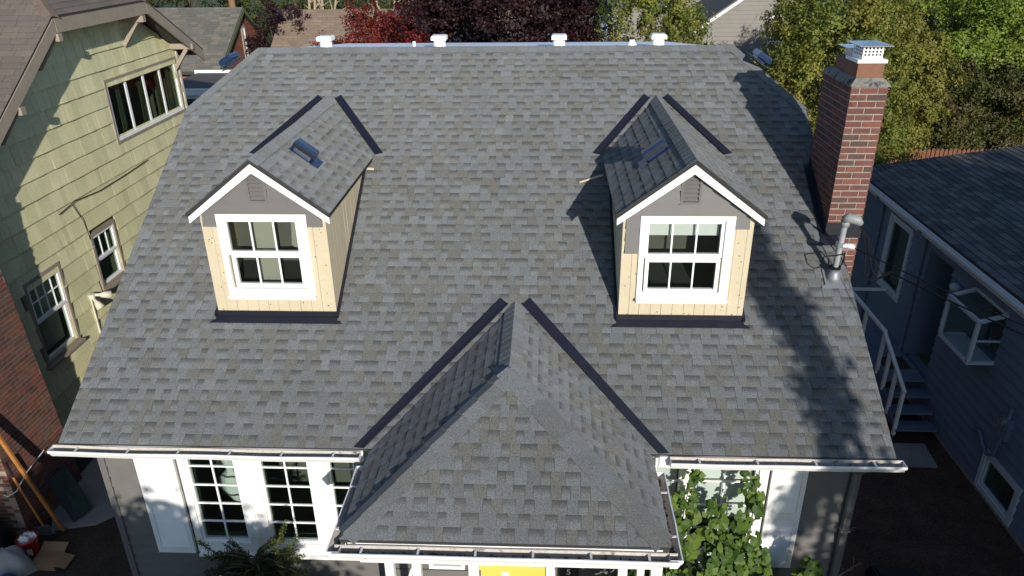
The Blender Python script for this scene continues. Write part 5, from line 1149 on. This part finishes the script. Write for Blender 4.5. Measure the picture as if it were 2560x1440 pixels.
# flat roofed white garage
t = thing('garage', (-11, 27, 0), 'low white garage with flat dark roof between green house and main roof', 'garage')
mb = MB(); mb.box((-13.2, 25.2, 0), (-7.2, 28.6, 3.85)); part('wall', mb, 'far_white', t)
mb = MB(); mb.box((-13.2, 25.2, 3.96), (-7.2, 28.6, 4.0)); part('roof', mb, 'copper_roof', t)
for a, b in (((-13.3, 25.08, 3.852), (-7.1, 25.2, 4.06)), ((-13.3, 28.6, 3.852), (-7.1, 28.72, 4.1))): mb = MB(); mb.box(a, b); part('parapet', mb, 'far_white', t)
mb = MB(); mb.box((-13.2, 25.0, 3.55), (-7.2, 25.19, 3.72)); part('eave_shade_strip', mb, 'fascia_dark', t)  # dark strip added in place of the shade under the garage eave
# tan roofed house
t = thing('tan_house', (-6, 34, 0), 'house with plain tan shingle roof behind the red maple', 'house')
mb = MB(); mb.box((-10.9, 29.5, 0), (-1.5, 36, 3.8)); part('wall', mb, 'tan_wall', t)
mb = MB(); 
for q in ([(-11.2, 28.6, 2.85), (-1.2, 28.6, 2.85), (-1.2, 33.2, 5.80), (-11.2, 33.2, 5.80)], [(-11.2, 33.2, 5.80), (-1.2, 33.2, 5.80), (-1.2, 37.5, 2.9), (-11.2, 37.5, 2.9)]): mb.prism([Vector(p)-Vector((0, 0, .1)) for p in q], (0, 0, .09))
rf = part('roof', mb, 'fascia_dark', t); pt = Plane((-11.2, 28.6, 2.85), (1, 0, 0), (0, 4.6, 2.95)); gslope(pt, 10, math.hypot(4.6, 2.95), [(.24, .175, .125), (.225, .165, .12), (.25, .185, .135)], parent=rf)
# small grey roof right of the plum
t = thing('grey_roofed_shed', (1.0, 33, 0), 'shed with ribbed grey roof right of the purple tree', 'shed')
mb = MB(); mb.box((-1.2, 31, 0), (2.05, 36, 3.8)); part('wall', mb, 'tan_wall', t)
mb = MB(); mb.prism([(-1.5, 29.5, 3.9), (2.2, 29.5, 3.9), (2.2, 34, 5.42), (-1.5, 34, 5.42)], (0, 0, -.1)); rf = part('roof', mb, 'fascia_dark', t); ps = Plane((-1.5, 29.5, 3.905), (1, 0, 0), (0, 4.5, 1.52)); gslope(ps, 3.7, math.hypot(4.5, 1.52), [(.17, .15, .145), (.155, .14, .135)], parent=rf)
mb = MB(); mb.prism([(-1.5, 34, 5.42), (2.2, 34, 5.42), (2.2, 38, 4), (-1.5, 38, 4)], (0, 0, -.1)); part('rear_roof', mb, 'fascia_dark', t)
t = thing('grey_block_house', (4.2, 39, 0), 'far grey block with dark blue side behind the yellow green tree', 'house'); mb = MB(); mb.box((3.0, 38, 0), (6.2, 42, 5.35)); part('wall', mb, 'tan_wall', t); mb = MB(); mb.box((2.4, 38.3, 0), (2.99, 42, 4.6)); part('side_wall', mb, 'blue_siding', t)
# lap sided gable house, upper right
t = thing('gabled_house', (9, 36, 0), 'grey lap sided house with white rake boards behind the trees at upper right', 'house')
gf = Plane((0, 34, 0), (1, 0, 0), (0, 0, 1)); ax, az = 8.9, 6.62; sl_ = .665
mb = MB(); mb.prism([(5.0, 34.03, 0), (12.8, 34.03, 0), (12.8, 34.03, az-sl_*3.9), (ax, 34.03, az), (5.0, 34.03, az-sl_*3.9)], (0, .2, 0)); wl_ = part('wall', mb, 'tan_wall', t)
z = 2.6
while z < az-.1:
    x0, x1 = max(5.0, ax-(az-z)/sl_), min(12.8, ax+(az-z)/sl_); mb = MB(); mb.hexa([gf.P(x0, z, -.02), gf.P(x1, z, -.02), gf.P(x1, z+.17, -.02), gf.P(x0, z+.17, -.02), gf.P(x0, z, .02), gf.P(x1, z, .02), gf.P(x1, z+.17, .0), gf.P(x0, z+.17, .0)]); part('siding_board', mb, 'tan_wall', wl_); z += .175
for sg in (-1, 1):
    xe = ax+sg*4.4; ze = az-sl_*4.4; mb = MB(); mb.prism([(xe, 33.5, ze-.12), (ax, 33.5, az+.0), (ax, 33.5, az+.14), (xe, 33.5, ze+.03)], (0, .05, 0)); part('rake_board', mb, 'far_white', t)
    mb = MB(); mb.prism([(xe, 33.48, ze+.035), (ax, 33.48, az+.145), (ax, 40, az+.145), (xe, 40, ze+.035)], (0, 0, .08), (.13, .12, .11)); part('roof', mb, 'brown_shingle', t)
wf = Plane((0, 33.97, 0), (1, 0, 0), (0, 0, 1)); mb = wall_open(wf, 9.3, 10.3, 4.2, 5.35, [(9.42, 10.18, 4.3, 5.25)], 0, .04); part('window_casing', mb, 'far_white', t); window(t, wf, 9.42, 10.18, 4.3, 5.25, 1, 2, .05, .03, .02)
# second gable behind
mb = MB(); mb.prism([(4.5, 38.2, 0), (11, 38.2, 0), (11, 38.2, 4.6), (8, 38.2, 6.9), (4.5, 38.2, 4.5)], (0, .2, 0)); part('rear_wall', mb, 'tan_wall', t)
mb = MB(); mb.prism([(4.2, 38.0, 4.30), (8, 38.0, 6.9), (8, 38.0, 7.1), (4.2, 38.0, 4.50)], (0, .05, 0)); part('rake_board', mb, 'far_white', t)
# wooden picket fence under the right trees
t = thing('wooden_fence', (13, 24, 0), 'red brown wooden picket fence under the trees at right', 'fence')
for i in range(52):
    x = 9.6+i*.135; h = 2.35+random.uniform(-.02, .02); mb = MB(); mb.prism([(x, 24.0, .05), (x+.105, 24.0, .05), (x+.105, 24.0, h-.06), (x+.05, 24.0, h), (x, 24.0, h-.06)], (0, .025, 0)); part('picket', mb, 'fence_wood', t)
for z in (.5, 1.7): mb = MB(); mb.box((9.5, 24.03, z), (16.7, 24.07, z+.1)); part('rail', mb, 'fence_wood', t)
# utility pole far left
t = thing('utility_pole', (-17.6, 44, 0), 'brown wooden utility pole rising behind the brick house roof', 'pole'); mb = MB(); mb.tube([(-17.6, 44, 0), (-17.6, 44, 11)], [.2, .15], 10); part('shaft', mb, 'wood_brown', t); mb = MB(); mb.bar((-18.6, 44, 9.8), (-16.6, 44, 9.8), .1, .12); part('crossarm', mb, 'wood_brown', t)
